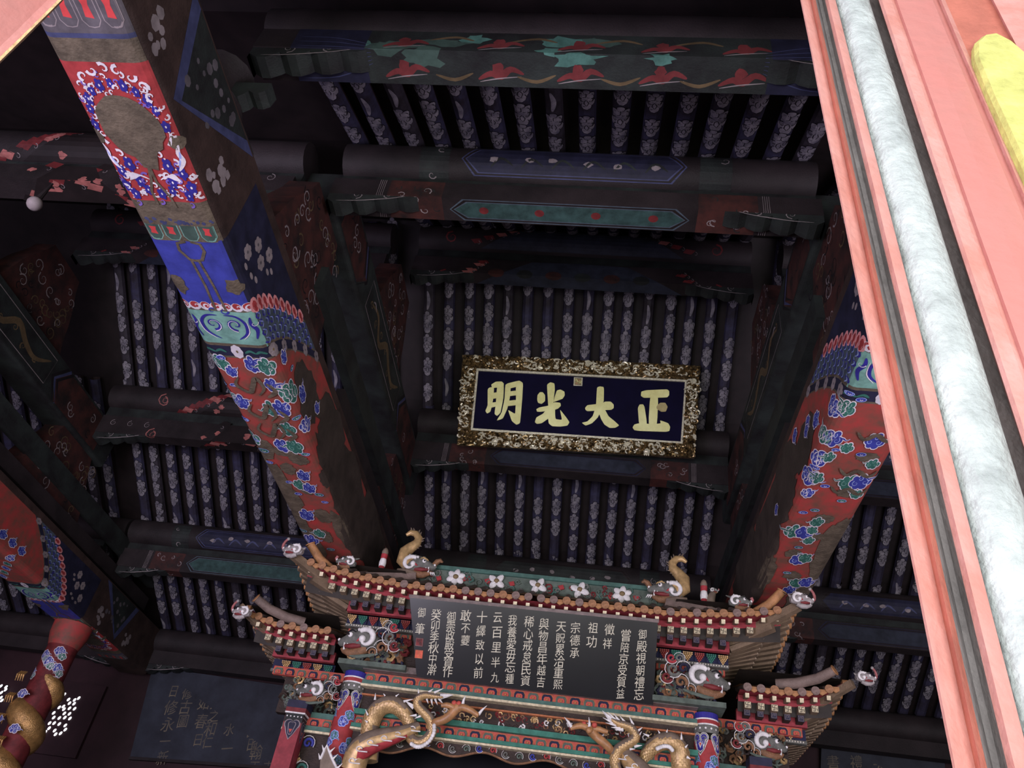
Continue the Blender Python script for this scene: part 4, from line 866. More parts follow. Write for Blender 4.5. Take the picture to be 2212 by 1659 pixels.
# ridge of the main roof
rg = MB(); rg.box(XC-1.55, XC+1.55, 9.06, 9.2, 5.6, 5.83, 'pav_green_grey'); rg.box(XC-1.56, XC+1.56, 9.03, 9.22, 5.82, 5.87, 'pav_green'); rg.box(XC-1.56, XC+1.56, 9.03, 9.2, 5.585, 5.61, 'petal_orange'); rg = rg.build('ridge_beam', RM_)
o = MB(); curls(o, 60, XC-1.4, XC+1.4, 9.05, 5.64, 5.8, .03, .06, ('pav_green', 'pav_green_grey', 'beast_grey', 'paint_red_dim'), .01, .012); o.build('ridge_relief', rg, smooth=True, kind='stuff')
for i in range(9): MB().prism([(0, -.02), (.05, 0), (.03, .05), (-.03, .03)], (XC-1.25+.3*i, 9.035, 5.7+R.uniform(-.03, .03)), (1, 0, 0), (0, 0, 1), (0, .02, 0), 'paint_red').build('red_leaf', rg)
for i in range(5):
    x = XC-1.03+i*.505; fl = MB(); n = (6, 4, 4, 4, 6)[i]
    for k in range(n):
        q = 2*pi*k/n+(.4 if n == 6 else pi/4+.15*i); fl.ball((x+.06*cos(q), 9.03, 5.73+.052*sin(q)), (.06, .022, .04), 'white_paint', 8, 5, rot=Matrix.Rotation(-q, 3, 'Y'))
    if n == 4:
        for q in (pi/4, 3*pi/4, 5*pi/4, 7*pi/4): fl.tube([(x, 9.025, 5.73), (x+.115*cos(q+.15*i), 9.015, 5.73+.1*sin(q+.15*i))], [.03, .006], 'white_paint', 6)
    fl = fl.build('ridge_flower', rg, smooth=True); MB().ball((x, 9.012, 5.73), (.03, .018, .026), 'paint_ochre', 10, 6).build('flower_heart', fl, smooth=True) if False else None
    c_ = MB().ball((x, 9.008, 5.73), (.034, .022, .03), 'paint_ochre', 10, 6); c_.build('flower_heart', rg, smooth=True)
MB().box(XC-1.9, XC+1.9, 9.1, 11, 5.3, 5.34, 'wood_dark').build('roof_core', RM_)
# ================================================================ beasts on the pavilion
def beast(name, label, o, sc, s, kind, yaw_=0.0, pitch_=0.0, group=None):
    """a carved head; local x = snout (s = -1 looks left), -y = towards the hall door, z = up. kind: bracket, ridge, corner, small"""
    root = empty(name, o, label, 'carving', group)
    cy_, sy_, cp, sp = cos(yaw_), sin(yaw_), cos(pitch_), sin(pitch_)
    def T(p):
        x, y, z = p; x, z = x*cp-z*sp, x*sp+z*cp; x, y = x*cy_-y*sy_, x*sy_+y*cy_
        return (o[0]+s*x*sc, o[1]+y*sc, o[2]+z*sc)
    def tub(mb, pts, r, m, n=10, **k): mb.tube([T(p) for p in pts], [q*sc for q in r] if hasattr(r, '__len__') else r*sc, m, n, **k)
    def bal(mb, p, r, m, n=10, k=7): mb.ball(T(p), tuple(q*sc for q in (r if hasattr(r, '__len__') else (r, r, r))), m, n, k)
    skin = {'bracket': 'beast_grey', 'ridge': 'beast_grey', 'corner': 'beast_silver', 'small': 'beast_grey'}[kind]
    h = MB()
    tub(h, [(-.95, 0, -.05), (-.5, 0, .05), (0, 0, .18), (.4, 0, .2), (.75, 0, .12), (.98, 0, .1), (1.08, 0, .12)], [.22, .42, .46, .38, .26, .19, .1], skin, 14)
    tub(h, [(.1, -.3, .48), (.35, -.3, .52), (.55, -.26, .42)], [.08, .11, .05], skin, 8)
    h.build('skull', root, smooth=True)
    j = MB(); tub(j, [(-.4, 0, -.3), (0, 0, -.45), (.4, 0, -.45), (.78, 0, -.3), (.9, 0, -.2)], [.2, .24, .2, .13, .06], 'beast_brown' if kind != 'corner' else skin, 12); j.build('jaw', root, smooth=True)
    t = MB(); tub(t, [(-.15, -.2, -.2), (.25, -.22, -.2), (.6, -.15, -.15), (.8, -.08, -.08)], [.1, .13, .09, .03], 'paint_red_dim', 8); t.build('tongue', root, smooth=True)
    for sd in (-1, 1):
        e = MB(); bal(e, (.38, sd*.36, .3), .13, 'white_paint'); e = e.build('eye', root, smooth=True); p_ = MB(); bal(p_, (.42, sd*.47, .29), (.06, .03, .06), 'line_black', 8, 5); p_.build('pupil', e)
        th = MB()
        for k in range(3): tub(th, [(.35+.17*k, sd*.2, -.02), (.38+.17*k, sd*.22, -.17)], [.05, .008], 'white_paint', 6)
        tub(th, [(.7, sd*.15, -.32), (.74, sd*.16, -.12)], [.06, .01], 'white_paint', 6); th.build('tooth', root)
        br = MB(); tub(br, [(.12, sd*.38, .42), (.3, sd*.43, .5), (.55, sd*.34, .42), (.62, sd*.3, .36)], [.03, .05, .045, .02], 'gilt' if kind == 'ridge' else 'line_black', 6); br.build('brow', root, smooth=True)
    n = MB(); bal(n, (1.02, -.12, .2), .075, 'white_paint'); bal(n, (1.02, .12, .2), .075, 'white_paint'); n.build('nostril', root, smooth=True)
    # white curled mane behind the cheek
    m = MB(); pts = []; 
    for k in range(16): q = 2.2-.36*k; rr = .5*(1-.045*k); pts.append((-.42+rr*cos(q)*(-1), -.42, .02+rr*sin(q)))
    tub(m, pts, [.07+.07*sin(pi*min(1, (k+3)/14)) for k in range(16)], 'white_paint', 9)
    bal(m, pts[-1], .17, 'white_paint')
    for k in range(4): bal(m, (-.05-.17*k, -.4, .5+.02*k), .085, 'white_paint', 8, 5)
    m.build('mane_curl', root, smooth=True)
    rd = MB(); tub(rd, [(-.3, -.4, .18), (-.12, -.44, .02), (.02, -.4, -.06)], [.03, .07, .03], 'dragon_red', 6); rd.build('ear', root, smooth=True)
    if kind == 'bracket':
        for k, (cx, cz, r, c) in enumerate(((-1.1, .3, .26, 'paint_navy'), (-1.55, .12, .3, 'beast_grey'), (-1.15, -.35, .28, 'beast_brown'), (-1.7, .62, .22, 'dragon_red'), (-1.35, .7, .2, 'beast_grey'), (-1.8, -.3, .24, 'paint_red_dim'), (-.7, -.55, .2, 'beast_brown'))):
            c_ = T((cx, -.15, cz)); scroll_part(c_[0], c_[2], c_[1], r*sc, c, (-1)**k, 'flame_scroll', root)
        f = MB(); 
        for k in range(3): tub(f, [(-1.0+.3*k, -.1, -.62-.05*k), (-.6+.3*k, -.15, -.7), (-.2+.3*k, -.1, -.62)], [.05, .09, .03], 'pav_green_grey', 7)
        f.build('beard', root, smooth=True)
    if kind in ('corner', 'small'):
        t = MB(); tub(t, [(1.0, 0, .15), (1.16, 0, .32), (1.2, 0, .62), (1.12, 0, .92), (1.0, 0, 1.12), (.9, 0, 1.22)] if kind == 'corner' else [(1.0, 0, .15), (1.15, 0, .4), (1.05, 0, .62)], [.14, .13, .13, .12, .11, .13] if kind == 'corner' else [.13, .14, .16], 'paint_trunk', 9); 
        if kind == 'corner': bal(t, (.88, 0, 1.24), .16, 'beast_silver')
        t.build('trunk', root, smooth=True)
        c = MB(); tub(c, [(-.6, 0, .3), (-.95, 0, .3), (-1.1, 0, .45)] if kind == 'corner' else [(-.3, 0, .45), (-.8, 0, .5), (-1.2, 0, .62)], [.2, .12, .03], skin, 8); tub(c, [(.9, -.1, .2), (1.0, -.15, .3), (1.1, -.1, .26)], [.05, .06, .03], 'white_paint', 6); c.build('crest', root, smooth=True)
    if kind == 'ridge':
        t = MB(); pts = [(-.6, 0, .1), (-1.1, 0, .5), (-1.35, 0, 1.0), (-1.15, 0, 1.5), (-.8, 0, 1.75), (-.4, 0, 1.95), (-.2, 0, 2.35), (-.45, 0, 2.7), (-.85, 0, 2.65), (-.95, 0, 2.4)]
        pts = [(-.5, 0, .1), (-1.0, 0, .45), (-1.0, 0, .95), (-.7, 0, 1.3), (-.4, 0, 1.6), (-.35, 0, 1.95), (-.6, 0, 2.25), (-.95, 0, 2.3), (-1.2, 0, 2.1)]
        tub(t, pts, [.5, .48, .4, .33, .28, .25, .22, .18, .1], 'gold_scale', 12); t.build('tail', root, smooth=True)
        tf = MB()
        for k in range(2, 8):
            a = Vector(pts[k]); b = Vector(pts[k-1]); d = (a-b).normalized(); n_ = Vector((d.z, 0, -d.x))
            for q in (0, .5): c_ = a.lerp(b, q); tub(tf, [tuple(c_+n_*(.18)), tuple(c_+n_*(.36)+d*.12)], [.08, .01], 'dust', 5)
        tf.build('tail_fin', root)
        b = MB(); tub(b, [(-1.2, 0, -.5), (-.6, 0, -.5), (0, 0, -.6)], [.3, .35, .3], 'dust', 10); b.build('base', root, smooth=True)
        u = MB(); tub(u, [(.9, 0, .2), (1.1, 0, .5), (1.3, 0, .6), (1.45, 0, .5)], [.16, .17, .14, .06], 'beast_brown', 8); u.build('snout', root, smooth=True)
        c = MB(); tub(c, [(.1, 0, .62), (-.3, 0, .68), (-.8, 0, .5), (-1.3, 0, .6)], [.12, .16, .12, .02], 'beast_grey', 8); c.build('crest', root, smooth=True)
        for k in range(3): MB().tube([T((.85+.1*k, -.15, -.3)), T((.95+.12*k, -.18, -.52))], [.05*sc, .01*sc], 'white_paint', 6).build('claw', root)
    return root
mat('paint_trunk', lin(170, 104, 104), grime=.3, gs=20)
beast('beast_head', 'grey snarling beast head with white mane curl on top of the left front column', (mx(-1, 1.9), 8.68, 4.67), .235, -1, 'bracket', .15, -.12)
beast('beast_head', 'grey snarling beast head with white mane curl on top of the right front column', (mx(1, 1.9), 8.68, 4.67), .235, 1, 'bracket', .15, -.12)
beast('beast_head', 'dusty beast head with white mane curl above the left square pilaster', (mx(-1, 2.34), 8.86, 4.13), .17, -1, 'bracket', .15, -.1)
beast('beast_head', 'dusty beast head with white mane curl low under the right wing roof', (mx(1, 2.55), 8.9, 4.16), .185, 1, 'bracket', .15, -.1)
beast('ridge_dragon', 'ridge-end dragon with curled gold tail left of the white ridge flowers', (mx(-1, 1.5), 8.95, 5.77), .2, 1, 'ridge')
beast('ridge_dragon', 'ridge-end dragon with curled gold tail right of the white ridge flowers', (mx(1, 1.5), 8.95, 5.77), .2, -1, 'ridge')
for (lb, dx, y, z, s, w_) in (('silver beast head with raised red trunk on the main roof left corner', 2.83, 8.28, 5.50, -1, .125), ('silver beast head with raised red trunk on the main roof right corner', 2.87, 8.28, 5.52, 1, .125),
                          ('silver beast head with raised trunk on the left wing roof corner', 3.36, 8.68, 4.86, -1, .115), ('silver beast head with raised trunk on the right wing roof corner', 3.56, 8.68, 4.90, 1, .105)):
    beast('corner_beast', lb, (mx(s, dx), y, z), w_, s, 'corner', .1)
beast('roof_beast', 'small grey beast looking left between the corner tube and the post, left roof slope', (mx(-1, 2.28), 8.6, 5.57), .12, -1, 'small')
beast('roof_beast', 'small grey beast looking right beside the upturned tube, right roof slope', (mx(1, 2.28), 8.6, 5.57), .125, 1, 'small')
beast('roof_beast', 'tiny beast head on a stalk right of the striped right post', (mx(1, 2.05), 8.9, 5.83), .05, 1, 'small')
MB().tube([(mx(1, 2.0), 8.9, 5.5), (mx(1, 2.0), 8.9, 5.72), (mx(1, 2.04), 8.9, 5.8)], [.07, .06, .035], 'dust', 9).build('neck', bpy.data.objects['roof_beast.002'], smooth=True)
for s, lb in ((-1, 'small striped white and red post on the pavilion roof beside the left ridge dragon'), (1, 'small striped white and red post on the pavilion roof beside the right ridge dragon')):
    x = mx(s, 1.93); rt = empty('roof_post', (x, 8.88, 5.5), lb, 'post')
    MB().lathe((x, 8.88, 5.5), [(.032, 0), (.036, .2)], 'dragon_red', 12).build('shaft', rt, smooth=True)
    MB().lathe((x, 8.88, 5.70), [(.04, 0), (.045, .05), (.036, .1)], 'white_paint', 12).build('collar', rt, smooth=True)
    MB().lathe((x, 8.88, 5.80), [(.038, 0), (.042, .06)], 'dragon_red', 12).build('band', rt, smooth=True)
    MB().lathe((x, 8.88, 5.86), [(.036, 0), (.042, .03), (.03, .07), (.01, .09)], 'dust', 12).build('finial', rt, smooth=True)
# ================================================================ two coiled dragons on the columns
def smooth_path(P_, k=5):
    P_ = [Vector(p) for p in P_]; out = []
    for i in range(len(P_)-1):
        p0, p1, p2, p3 = P_[max(i-1, 0)], P_[i], P_[i+1], P_[min(i+2, len(P_)-1)]
        for j in range(k):
            t = j/k; out.append(.5*((2*p1)+(p2-p0)*t+(2*p0-5*p1+4*p2-p3)*t*t+(3*p1-p0-3*p2+p3)*t**3))
    return out+[P_[-1]]
def rad_interp(rs, n): return [float(np.interp(i/(n-1)*(len(rs)-1), range(len(rs)), rs)) for i in range(n)]
def px3(pts): return [at(a, b, Y=y) for a, b, y in pts]
def dragon(label, s, loop, tail, arm, limb, loop_r, tail_r, arm_r, limb_r, claws, spikes, belly, fins):
    root = empty('gilded_dragon', at(*loop[0][:2], Y=8.85), label, 'dragon')
    def part(name, pts, rs, m, n=12, red=None):
        pp = smooth_path(px3(pts)); o = MB(); o.tube(pp, rad_interp(rs, len(pp)), m, 16); o.mi('dust'); o = o.build(name, root, smooth=True)
        if m == 'gold_scale':  # dust lies on everything that faces up
            for f in o.data.polygons:
                if f.normal.z > .12: f.material_index = 1
        return pp
    pl = part('body_loop', loop, loop_r, 'gold_scale'); pt = part('tail', tail, tail_r, 'gold_scale'); pa = part('arm', arm, arm_r, 'beast_tan'); pb = part('limb', limb, limb_r, 'gold_scale')
    # scales: small overlapping plates along body and tail
    o = MB()
    for pp, rs in ((pl, loop_r), (pt, tail_r)):
        rr = rad_interp(rs, len(pp)); pp2 = [pp[0]]; k = 0
        for i in range(1, len(pp)-1):
            t = (pp[i+1]-pp[i-1]).normalized(); up = Vector((0, -1, 0)); a = (up-t*up.dot(t)).normalized(); b = t.cross(a)
            for j in range(-3, 4):
                q = (j+.5*(i % 2))*.42; n_ = a*cos(q)+b*sin(q)
                if n_.z > .05: continue
                c = pp[i]+n_*rr[i]*1.0; w = (-a*sin(q)+b*cos(q))*rr[i]*.2
                o.add([c-w+n_*.002, c+w+n_*.002, c+t*rr[i]*.42+n_*.009], [(0, 1, 2)], 'gold_scale')
    o.build('scales', root, kind='stuff')
    d = MB()                  # dusty upper back
    for pp, rs in ((pl, loop_r), (pt, tail_r), (pb, limb_r)):
        rr = rad_interp(rs, len(pp)); qq = []; r2 = []
        for i in range(len(pp)): qq.append(pp[i]+Vector((0, .0, .42*rr[i]))); r2.append(rr[i]*.8)
        d.tube(qq, r2, 'dust', 12)
    b = MB(); pp = smooth_path(px3(belly), 3)
    for i, p in enumerate(pp): b.ball(p, .022, 'white_paint', 8, 5)
    b.build('belly_plates', root, smooth=True, kind='stuff')
    for (x0, y0, x1, y1, r) in spikes: MB().tube([at(x0, y0, Y=8.76), at((x0+x1)/2, (y0+y1)/2, Y=8.755), at(x1, y1, Y=8.75)], [r, r*.6, .002], 'white_paint', 6).build('spike', root)
    for (x0, y0, x1, y1, r) in claws: MB().tube([at(x0, y0, Y=8.62), at((x0+x1)/2+1.5*s, (y0+y1)/2, Y=8.6), at(x1, y1, Y=8.6)], [r, r*.7, .002], 'white_paint', 8).build('claw', root, smooth=True)
    for (x0, y0, r) in fins: MB().ball(at(x0, y0, Y=8.63), r, 'petal_red', 10, 6).build('knuckle', root, smooth=True)
    return root, pb, rad_interp(limb_r, len(pb))
mat('beast_tan', lin(176, 128, 84), grime=.3, gs=12, rough=.45, spec=.5)
def finger(root, pts, rs): 
    pp = smooth_path(px3(pts)); MB().tube(pp, rad_interp(rs, len(pp)), 'beast_tan', 9).build('finger', root, smooth=True)
def under(root, pb, rr, side):
    o = MB(); o.tube([p+Vector((side*.01, -.02, -.45*rr[i])) for i, p in enumerate(pb)], [r*.72 for r in rr], 'dragon_red', 10); o.build('red_underside', root, smooth=True)
    o = MB()
    for i in range(3, len(pb)-2, 4): c = pb[i]+Vector((0, -rr[i]*1.02, -.35*rr[i])); o.tube([c+Vector((.03*cos(q*.8), -.006, .022*sin(q*.8))) for q in range(7)]+[c+Vector((side*-.09, -.006, -.02))], .006, 'white_paint', 5)
    o.build('white_curls', root, smooth=True, kind='stuff')
Yl, Yt, Ya = 8.88, 8.76, 8.7
sp = [(905, 1499, 903, 1487, .012), (926, 1495, 936, 1488, .014), (938, 1496, 958, 1487, .014), (952, 1504, 979, 1501, .034), (932, 1511, 934, 1524, .014), (940, 1510, 945, 1523, .014), (948, 1509, 957, 1520, .014), (922, 1510, 925, 1520, .013), (893, 1525, 873, 1513, .018), (893, 1530, 880, 1520, .016), (900, 1545, 885, 1546, .016), (912, 1545, 896, 1552, .016), (810, 1512, 811, 1497, .014), (795, 1545, 789, 1532, .012), (794, 1560, 788, 1556, .012), (832, 1503, 828, 1498, .01), (855, 1504, 862, 1499, .01), (872, 1515, 893, 1510, .014)]
root, pb, rr = dragon('gold dragon coiled from the left front column, claw reaching right', -1,
    [(796, 1645, Yl), (800, 1600, Yl), (801, 1565, Yl), (812, 1538, Yl-.03), (832, 1523, Yl-.05), (854, 1523, Yl-.05), (872, 1537, Yl-.04), (884, 1556, Yl), (892, 1580, Yl+.04), (900, 1600, Yl+.1)],
    [(885, 1592, Yt+.04), (897, 1603, Yt), (913, 1603, Yt), (928, 1590, Yt), (934, 1571, Yt), (928, 1552, Yt), (914, 1537, Yt), (903, 1524, Yt), (904, 1509, Yt), (918, 1502, Yt), (936, 1504, Yt), (957, 1506, Yt-.02)],
    [(925, 1570, Ya+.1), (942, 1560, Ya+.02), (958, 1555, Ya), (972, 1546, Ya-.02), (983, 1534, Ya-.05), (990, 1524, Ya-.06)],
    [(762, 1662, 8.8), (775, 1625, 8.76), (800, 1605, 8.72), (835, 1593, 8.72), (870, 1583, 8.75), (905, 1568, 8.8)],
    [.1, .1, .098, .095, .092, .09, .082, .072, .062, .05], [.05, .055, .056, .054, .05, .05, .05, .048, .044, .038, .03, .01], [.035, .042, .045, .046, .048, .04], [.13, .13, .12, .10, .075, .045],
    [(1000, 1521, 1006, 1503, .017), (1034, 1543, 1052, 1524, .017), (757+10, 1643, 762+10, 1639, .01)], sp,
    [(889, 1607, 8.7), (900, 1613, 8.7), (913, 1611, 8.7), (928, 1600, 8.7), (937, 1583, 8.7), (938, 1567, 8.7)], [(981, 1519, .03), (991, 1520, .03)])
under(root, pb, rr, -1)
finger(root, [(985, 1532, 8.64), (975, 1526, 8.63), (965, 1523, 8.63), (953, 1524, 8.63)], [.035, .03, .03, .02]); finger(root, [(988, 1530, 8.65), (1000, 1528, 8.63), (1016, 1534, 8.62), (1034, 1546, 8.62)], [.04, .04, .034, .024]); finger(root, [(990, 1532, 8.65), (1000, 1527, 8.63), (1001, 1521, 8.62)], [.035, .028, .02])
dg = [(1472, 1665, Yl), (1470, 1640, Yl), (1466, 1618, Yl-.02), (1450, 1602, Yl-.05), (1430, 1602, Yl-.05), (1412, 1612, Yl-.02), (1396, 1630, Yl+.04), (1388, 1655, Yl+.1)]
tl = [(1345, 1690, Yt), (1333, 1665, Yt), (1328, 1642, Yt), (1334, 1621, Yt), (1350, 1609, Yt), (1366, 1600, Yt), (1372, 1588, Yt), (1364, 1574, Yt), (1350, 1567, Yt), (1334, 1562, Yt), (1320, 1553, Yt-.02)]
sp = [(1322, 1556, 1301, 1535, .03), (1330, 1556, 1313, 1538, .016), (1338, 1558, 1326, 1542, .016), (1350, 1560, 1338, 1546, .014), (1325, 1562, 1302, 1550, .016), (1332, 1567, 1308, 1561, .016), (1340, 1573, 1320, 1571, .016), (1346, 1576, 1328, 1576, .02), (1368, 1566, 1359, 1547, .016), (1376, 1580, 1388, 1571, .016), (1377, 1595, 1386, 1580, .016), (1370, 1612, 1387, 1610, .018), (1360, 1618, 1372, 1618, .014), (1472, 1598, 1472, 1582, .014), (1402, 1590, 1389, 1584, .014), (1425, 1584, 1421, 1577, .01), (1440, 1582, 1442, 1575, .01), (1480, 1615, 1486, 1608, .012), (1484, 1635, 1492, 1640, .016)]
root, pb, rr = dragon('gold dragon coiled beside the right front column, claw reaching left', 1, dg, tl,
    [(1325, 1630, Ya+.1), (1315, 1615, Ya+.03), (1300, 1601, Ya), (1287, 1590, Ya), (1277, 1580, Ya-.03), (1270, 1570, Ya-.06)],
    [(1400, 1690, 8.78), (1378, 1662, 8.78), (1358, 1640, 8.8), (1342, 1618, 8.84)],
    [.1, .1, .098, .095, .088, .078, .066, .055], [.05, .052, .054, .054, .052, .05, .048, .046, .042, .034, .01], [.035, .042, .045, .046, .048, .04], [.12, .11, .09, .05],
    [(1234, 1570, 1219, 1549, .018), (1272, 1577, 1272, 1549, .018)], sp,
    [(1420, 1617, 8.74), (1432, 1612, 8.74), (1445, 1613, 8.74), (1452, 1620, 8.74)], [(1261, 1564, .03), (1284, 1566, .03)])
under(root, pb, rr, 1)
finger(root, [(1272, 1574, 8.64), (1258, 1568, 8.63), (1245, 1569, 8.63), (1232, 1574, 8.63)], [.038, .034, .03, .02]); finger(root, [(1275, 1576, 8.66), (1290, 1574, 8.66), (1302, 1578, 8.66), (1313, 1581, 8.66)], [.035, .03, .028, .02]); finger(root, [(1274, 1576, 8.62), (1272, 1578, 8.6), (1271, 1573, 8.6)], [.035, .03, .022])
# fin sticking out at the lower left
fn = empty('dragon_fin', at(700, 1650, Y=8.8), 'grey dragon fin with white spiny rim at the foot of the left column', 'carving')
P2 = [(690, 1680), (692, 1640), (700, 1622), (706, 1610), (712, 1625), (718, 1640), (728, 1660), (735, 1690)]
a_ = [at(x, y, Y=8.72) for x, y in P2]; b_ = [p+Vector((0, .05, 0)) for p in a_]
MB().add(a_+b_, [tuple(range(8)), tuple(range(15, 7, -1))]+[(i, i+8, (i+1) % 8+8, (i+1) % 8) for i in range(8)], 'dust').build('membrane', fn)
MB().tube(a_[1:7], .014, 'white_paint', 6).build('rim', fn)
for i in (1, 2, 4, 5, 6): MB().tube([a_[i], a_[i]+Vector((.0, -.02, .05))+Vector((.05 if i > 3 else -.03, 0, 0))], [.014, .002], 'white_paint', 6).build('spike', fn)

# ================================================================ writing
def text_mesh(ch, size):
    cu = bpy.data.curves.new('t', 'FONT'); cu.body = ch; cu.size = size; cu.align_x = 'CENTER'; cu.align_y = 'CENTER'; cu.resolution_u = 2
    o = bpy.data.objects.new('t', cu); C.objects.link(o); dg_ = bpy.context.evaluated_depsgraph_get(); me = bpy.data.meshes.new_from_object(o.evaluated_get(dg_)); bpy.data.objects.remove(o); bpy.data.curves.remove(cu)
    vs = [tuple(v.co) for v in me.vertices]; fs = [tuple(p.vertices) for p in me.polygons]; bpy.data.meshes.remove(me); return vs, fs
class Plane:
    def __init__(s, p0, p1, p2):   # p0 origin, p1 to the right, p2 up
        s.o = Vector(p0); s.x = (Vector(p1)-s.o).normalized(); n = s.x.cross(Vector(p2)-s.o).normalized(); s.n = n if n.y < 0 else -n; s.y = s.n.cross(s.x)
        if s.y.z < 0: s.y = -s.y
    def hit(s, px, py, lift=0):
        d = F_ + R2*((px-CXP)/FPX) - U2*((py-CYP)/FPX); t = (s.o+s.n*lift-EYE).dot(s.n)/d.dot(s.n); return EYE+d*t
    def uv(s, p): q = p-s.o; return (q.dot(s.x), q.dot(s.y))
    def pt(s, u, v, o=0): return s.o+s.x*u+s.y*v+s.n*o
# inscribed black board across the pavilion eave
pl = Plane(at(885, 1291, Y=8.42), at(1421, 1345, Y=8.42), at(900, 1462, Y=8.80))
c4 = [pl.hit(885, 1291), pl.hit(1421, 1345), pl.hit(1411, 1523), pl.hit(900, 1462)]
IB = empty('inscribed_board', c4[3], 'black lacquered board with columns of pale handwriting in front of the pavilion eave', 'board')
us = [pl.uv(p) for p in c4]; th = .045
u0, u1 = (us[0][0]+us[3][0])/2, (us[1][0]+us[2][0])/2; v0, v1 = (us[2][1]+us[3][1])/2, (us[0][1]+us[1][1])/2
MB().add([pl.pt(u, v, o) for o in (-th, 0) for (u, v) in us], [(0, 1, 2, 3), (7, 6, 5, 4), (0, 4, 5, 1), (1, 5, 6, 2), (2, 6, 7, 3), (3, 7, 4, 0)], 'black_lacquer').build('panel', IB)
MB().add([pl.pt(u, v+dv, o) for o in (-th, .004) for (u, v, dv) in ((us[0][0]-.01, us[0][1], 0), (us[1][0]+.01, us[1][1], 0), (us[1][0]+.01, us[1][1], .035), (us[0][0]-.01, us[0][1], .035))], [(0, 1, 2, 3), (7, 6, 5, 4), (0, 4, 5, 1), (1, 5, 6, 2), (2, 6, 7, 3), (3, 7, 4, 0)], 'ledge_grey').build('lit_top_edge', IB)  # grey strip paints the light on the board's top edge
COLS = [('御殿視朝禮忘', 1388, 1372, 1380, 1502), ('嘗陪京受賀益', 1352, 1375, 1340, 1500), ('徵祥', 1317, 1362, 1312, 1392), ('祖功', 1281, 1358, 1278, 1388), ('宗德承', 1243, 1358, 1241, 1412), ('天貺累洽重熙', 1212, 1355, 1205, 1480),
        ('與物昌年越吉', 1175, 1350, 1168, 1475), ('稀心戒怠民資', 1143, 1345, 1135, 1472), ('我養愛毋忘種', 1107, 1342, 1101, 1468), ('云百里半九', 1075, 1335, 1069, 1465), ('十繹致以前', 1041, 1335, 1033, 1455), ('敢不蘷', 1006, 1332, 1005, 1385),
        ('御崇政殿受賀作', 975, 1335, 967, 1452), ('癸卯季秋中澣', 942, 1330, 933, 1448), ('御筆', 911, 1325, 907, 1360)]
def write(root, pl, cols, size, m, lift, shear=.08, jit=.05, name='character'):
    for (tx, xa, ya, xb, yb) in cols:
        n = len(tx)
        for i, ch in enumerate(tx):
            t = i/max(1, n-1); p = pl.uv(pl.hit(xa+(xb-xa)*t, ya+(yb-ya)*t)); vs, fs = text_mesh(ch, size*R.uniform(.88, 1.1))
            if not fs: continue
            q = R.uniform(-jit, jit); o = MB(); sx = R.uniform(.8, .95)
            o.add([pl.pt(p[0]+sx*(x*cos(q)-y*sin(q)), p[1]+x*sin(q)+y*cos(q)+shear*x, lift) for x, y, z in vs], fs, m); o.build(name, root)
write(IB, pl, COLS, .128, 'ink_gold', .003)
for (x, y, m) in ((906, 1387, 'paint_red_dim'), (905, 1413, 'seal_red')):
    u, v = pl.uv(pl.hit(x, y)); o = MB(); h = .043; o.add([pl.pt(u+a*h, v+b*h, c) for c in (0, .006) for a, b in ((-1, -1), (1, -1), (1, 1), (-1, 1))], [(0, 1, 2, 3), (7, 6, 5, 4), (0, 4, 5, 1), (1, 5, 6, 2), (2, 6, 7, 3), (3, 7, 4, 0)], m)
    P = Paint(lambda a, b, o_: pl.pt(u+a, v+b, .006+o_), cut=0, lift=.001)
    for k in range(5): P.spiral(R.uniform(-.02, .02), -.028+.014*k, .014, 'petal_orange' if m == 'seal_red' else 'soot', .006, rot=R.uniform(0, 6))
    P.stroke([(-.039, -.039), (.039, -.039), (.039, .039), (-.039, .039), (-.039, -.039)], .006, 'petal_orange' if m == 'seal_red' else 'ledge_grey', False)
    s_ = o.build('seal', IB); P.build('seal_script', s_)
# gold plaque with four great characters
pq = Plane(at(988, 962, Y=10.1), at(1500, 990, Y=10.1), at(1000, 768, Y=9.55))
PQ = empty('gold_plaque', at(1244, 980, Y=10.1), 'gilt framed dark blue plaque with four large gold characters under the ridge', 'plaque')
def quad(pts, lift): return [pq.uv(pq.hit(x, y)) for x, y in pts]
outer = quad([(988, 962), (1500, 990), (1512, 792), (1000, 768)], 0); inner = quad([(1017, 931), (1474, 960), (1483, 822), (1030, 797)], 0)
mat('plaque_blue', lin(15, 11, 44), grime=.15, gs=3, rough=.7, spec=.1); mat('char_gold', lin(252, 250, 178), grime=.12, gs=4, gcol=lin(228, 224, 146), rough=.5); mat('frame_gold', lin(176, 150, 104), grime=.55, gs=22, metal=.75, rough=.3, spec=.7, gcol=lin(34, 24, 18)); mat('frame_pale_glint', lin(250, 242, 214), grime=.3, gs=30, metal=.3, rough=.3)
MB().add([pq.pt(u, v, o) for o in (-.08, .0) for u, v in inner], [(0, 1, 2, 3), (7, 6, 5, 4), (0, 4, 5, 1), (1, 5, 6, 2), (2, 6, 7, 3), (3, 7, 4, 0)], 'plaque_blue').build('field', PQ)
fr = MB(); NS = 14
def lerp2(a, b, t): return (a[0]+(b[0]-a[0])*t, a[1]+(b[1]-a[1])*t)
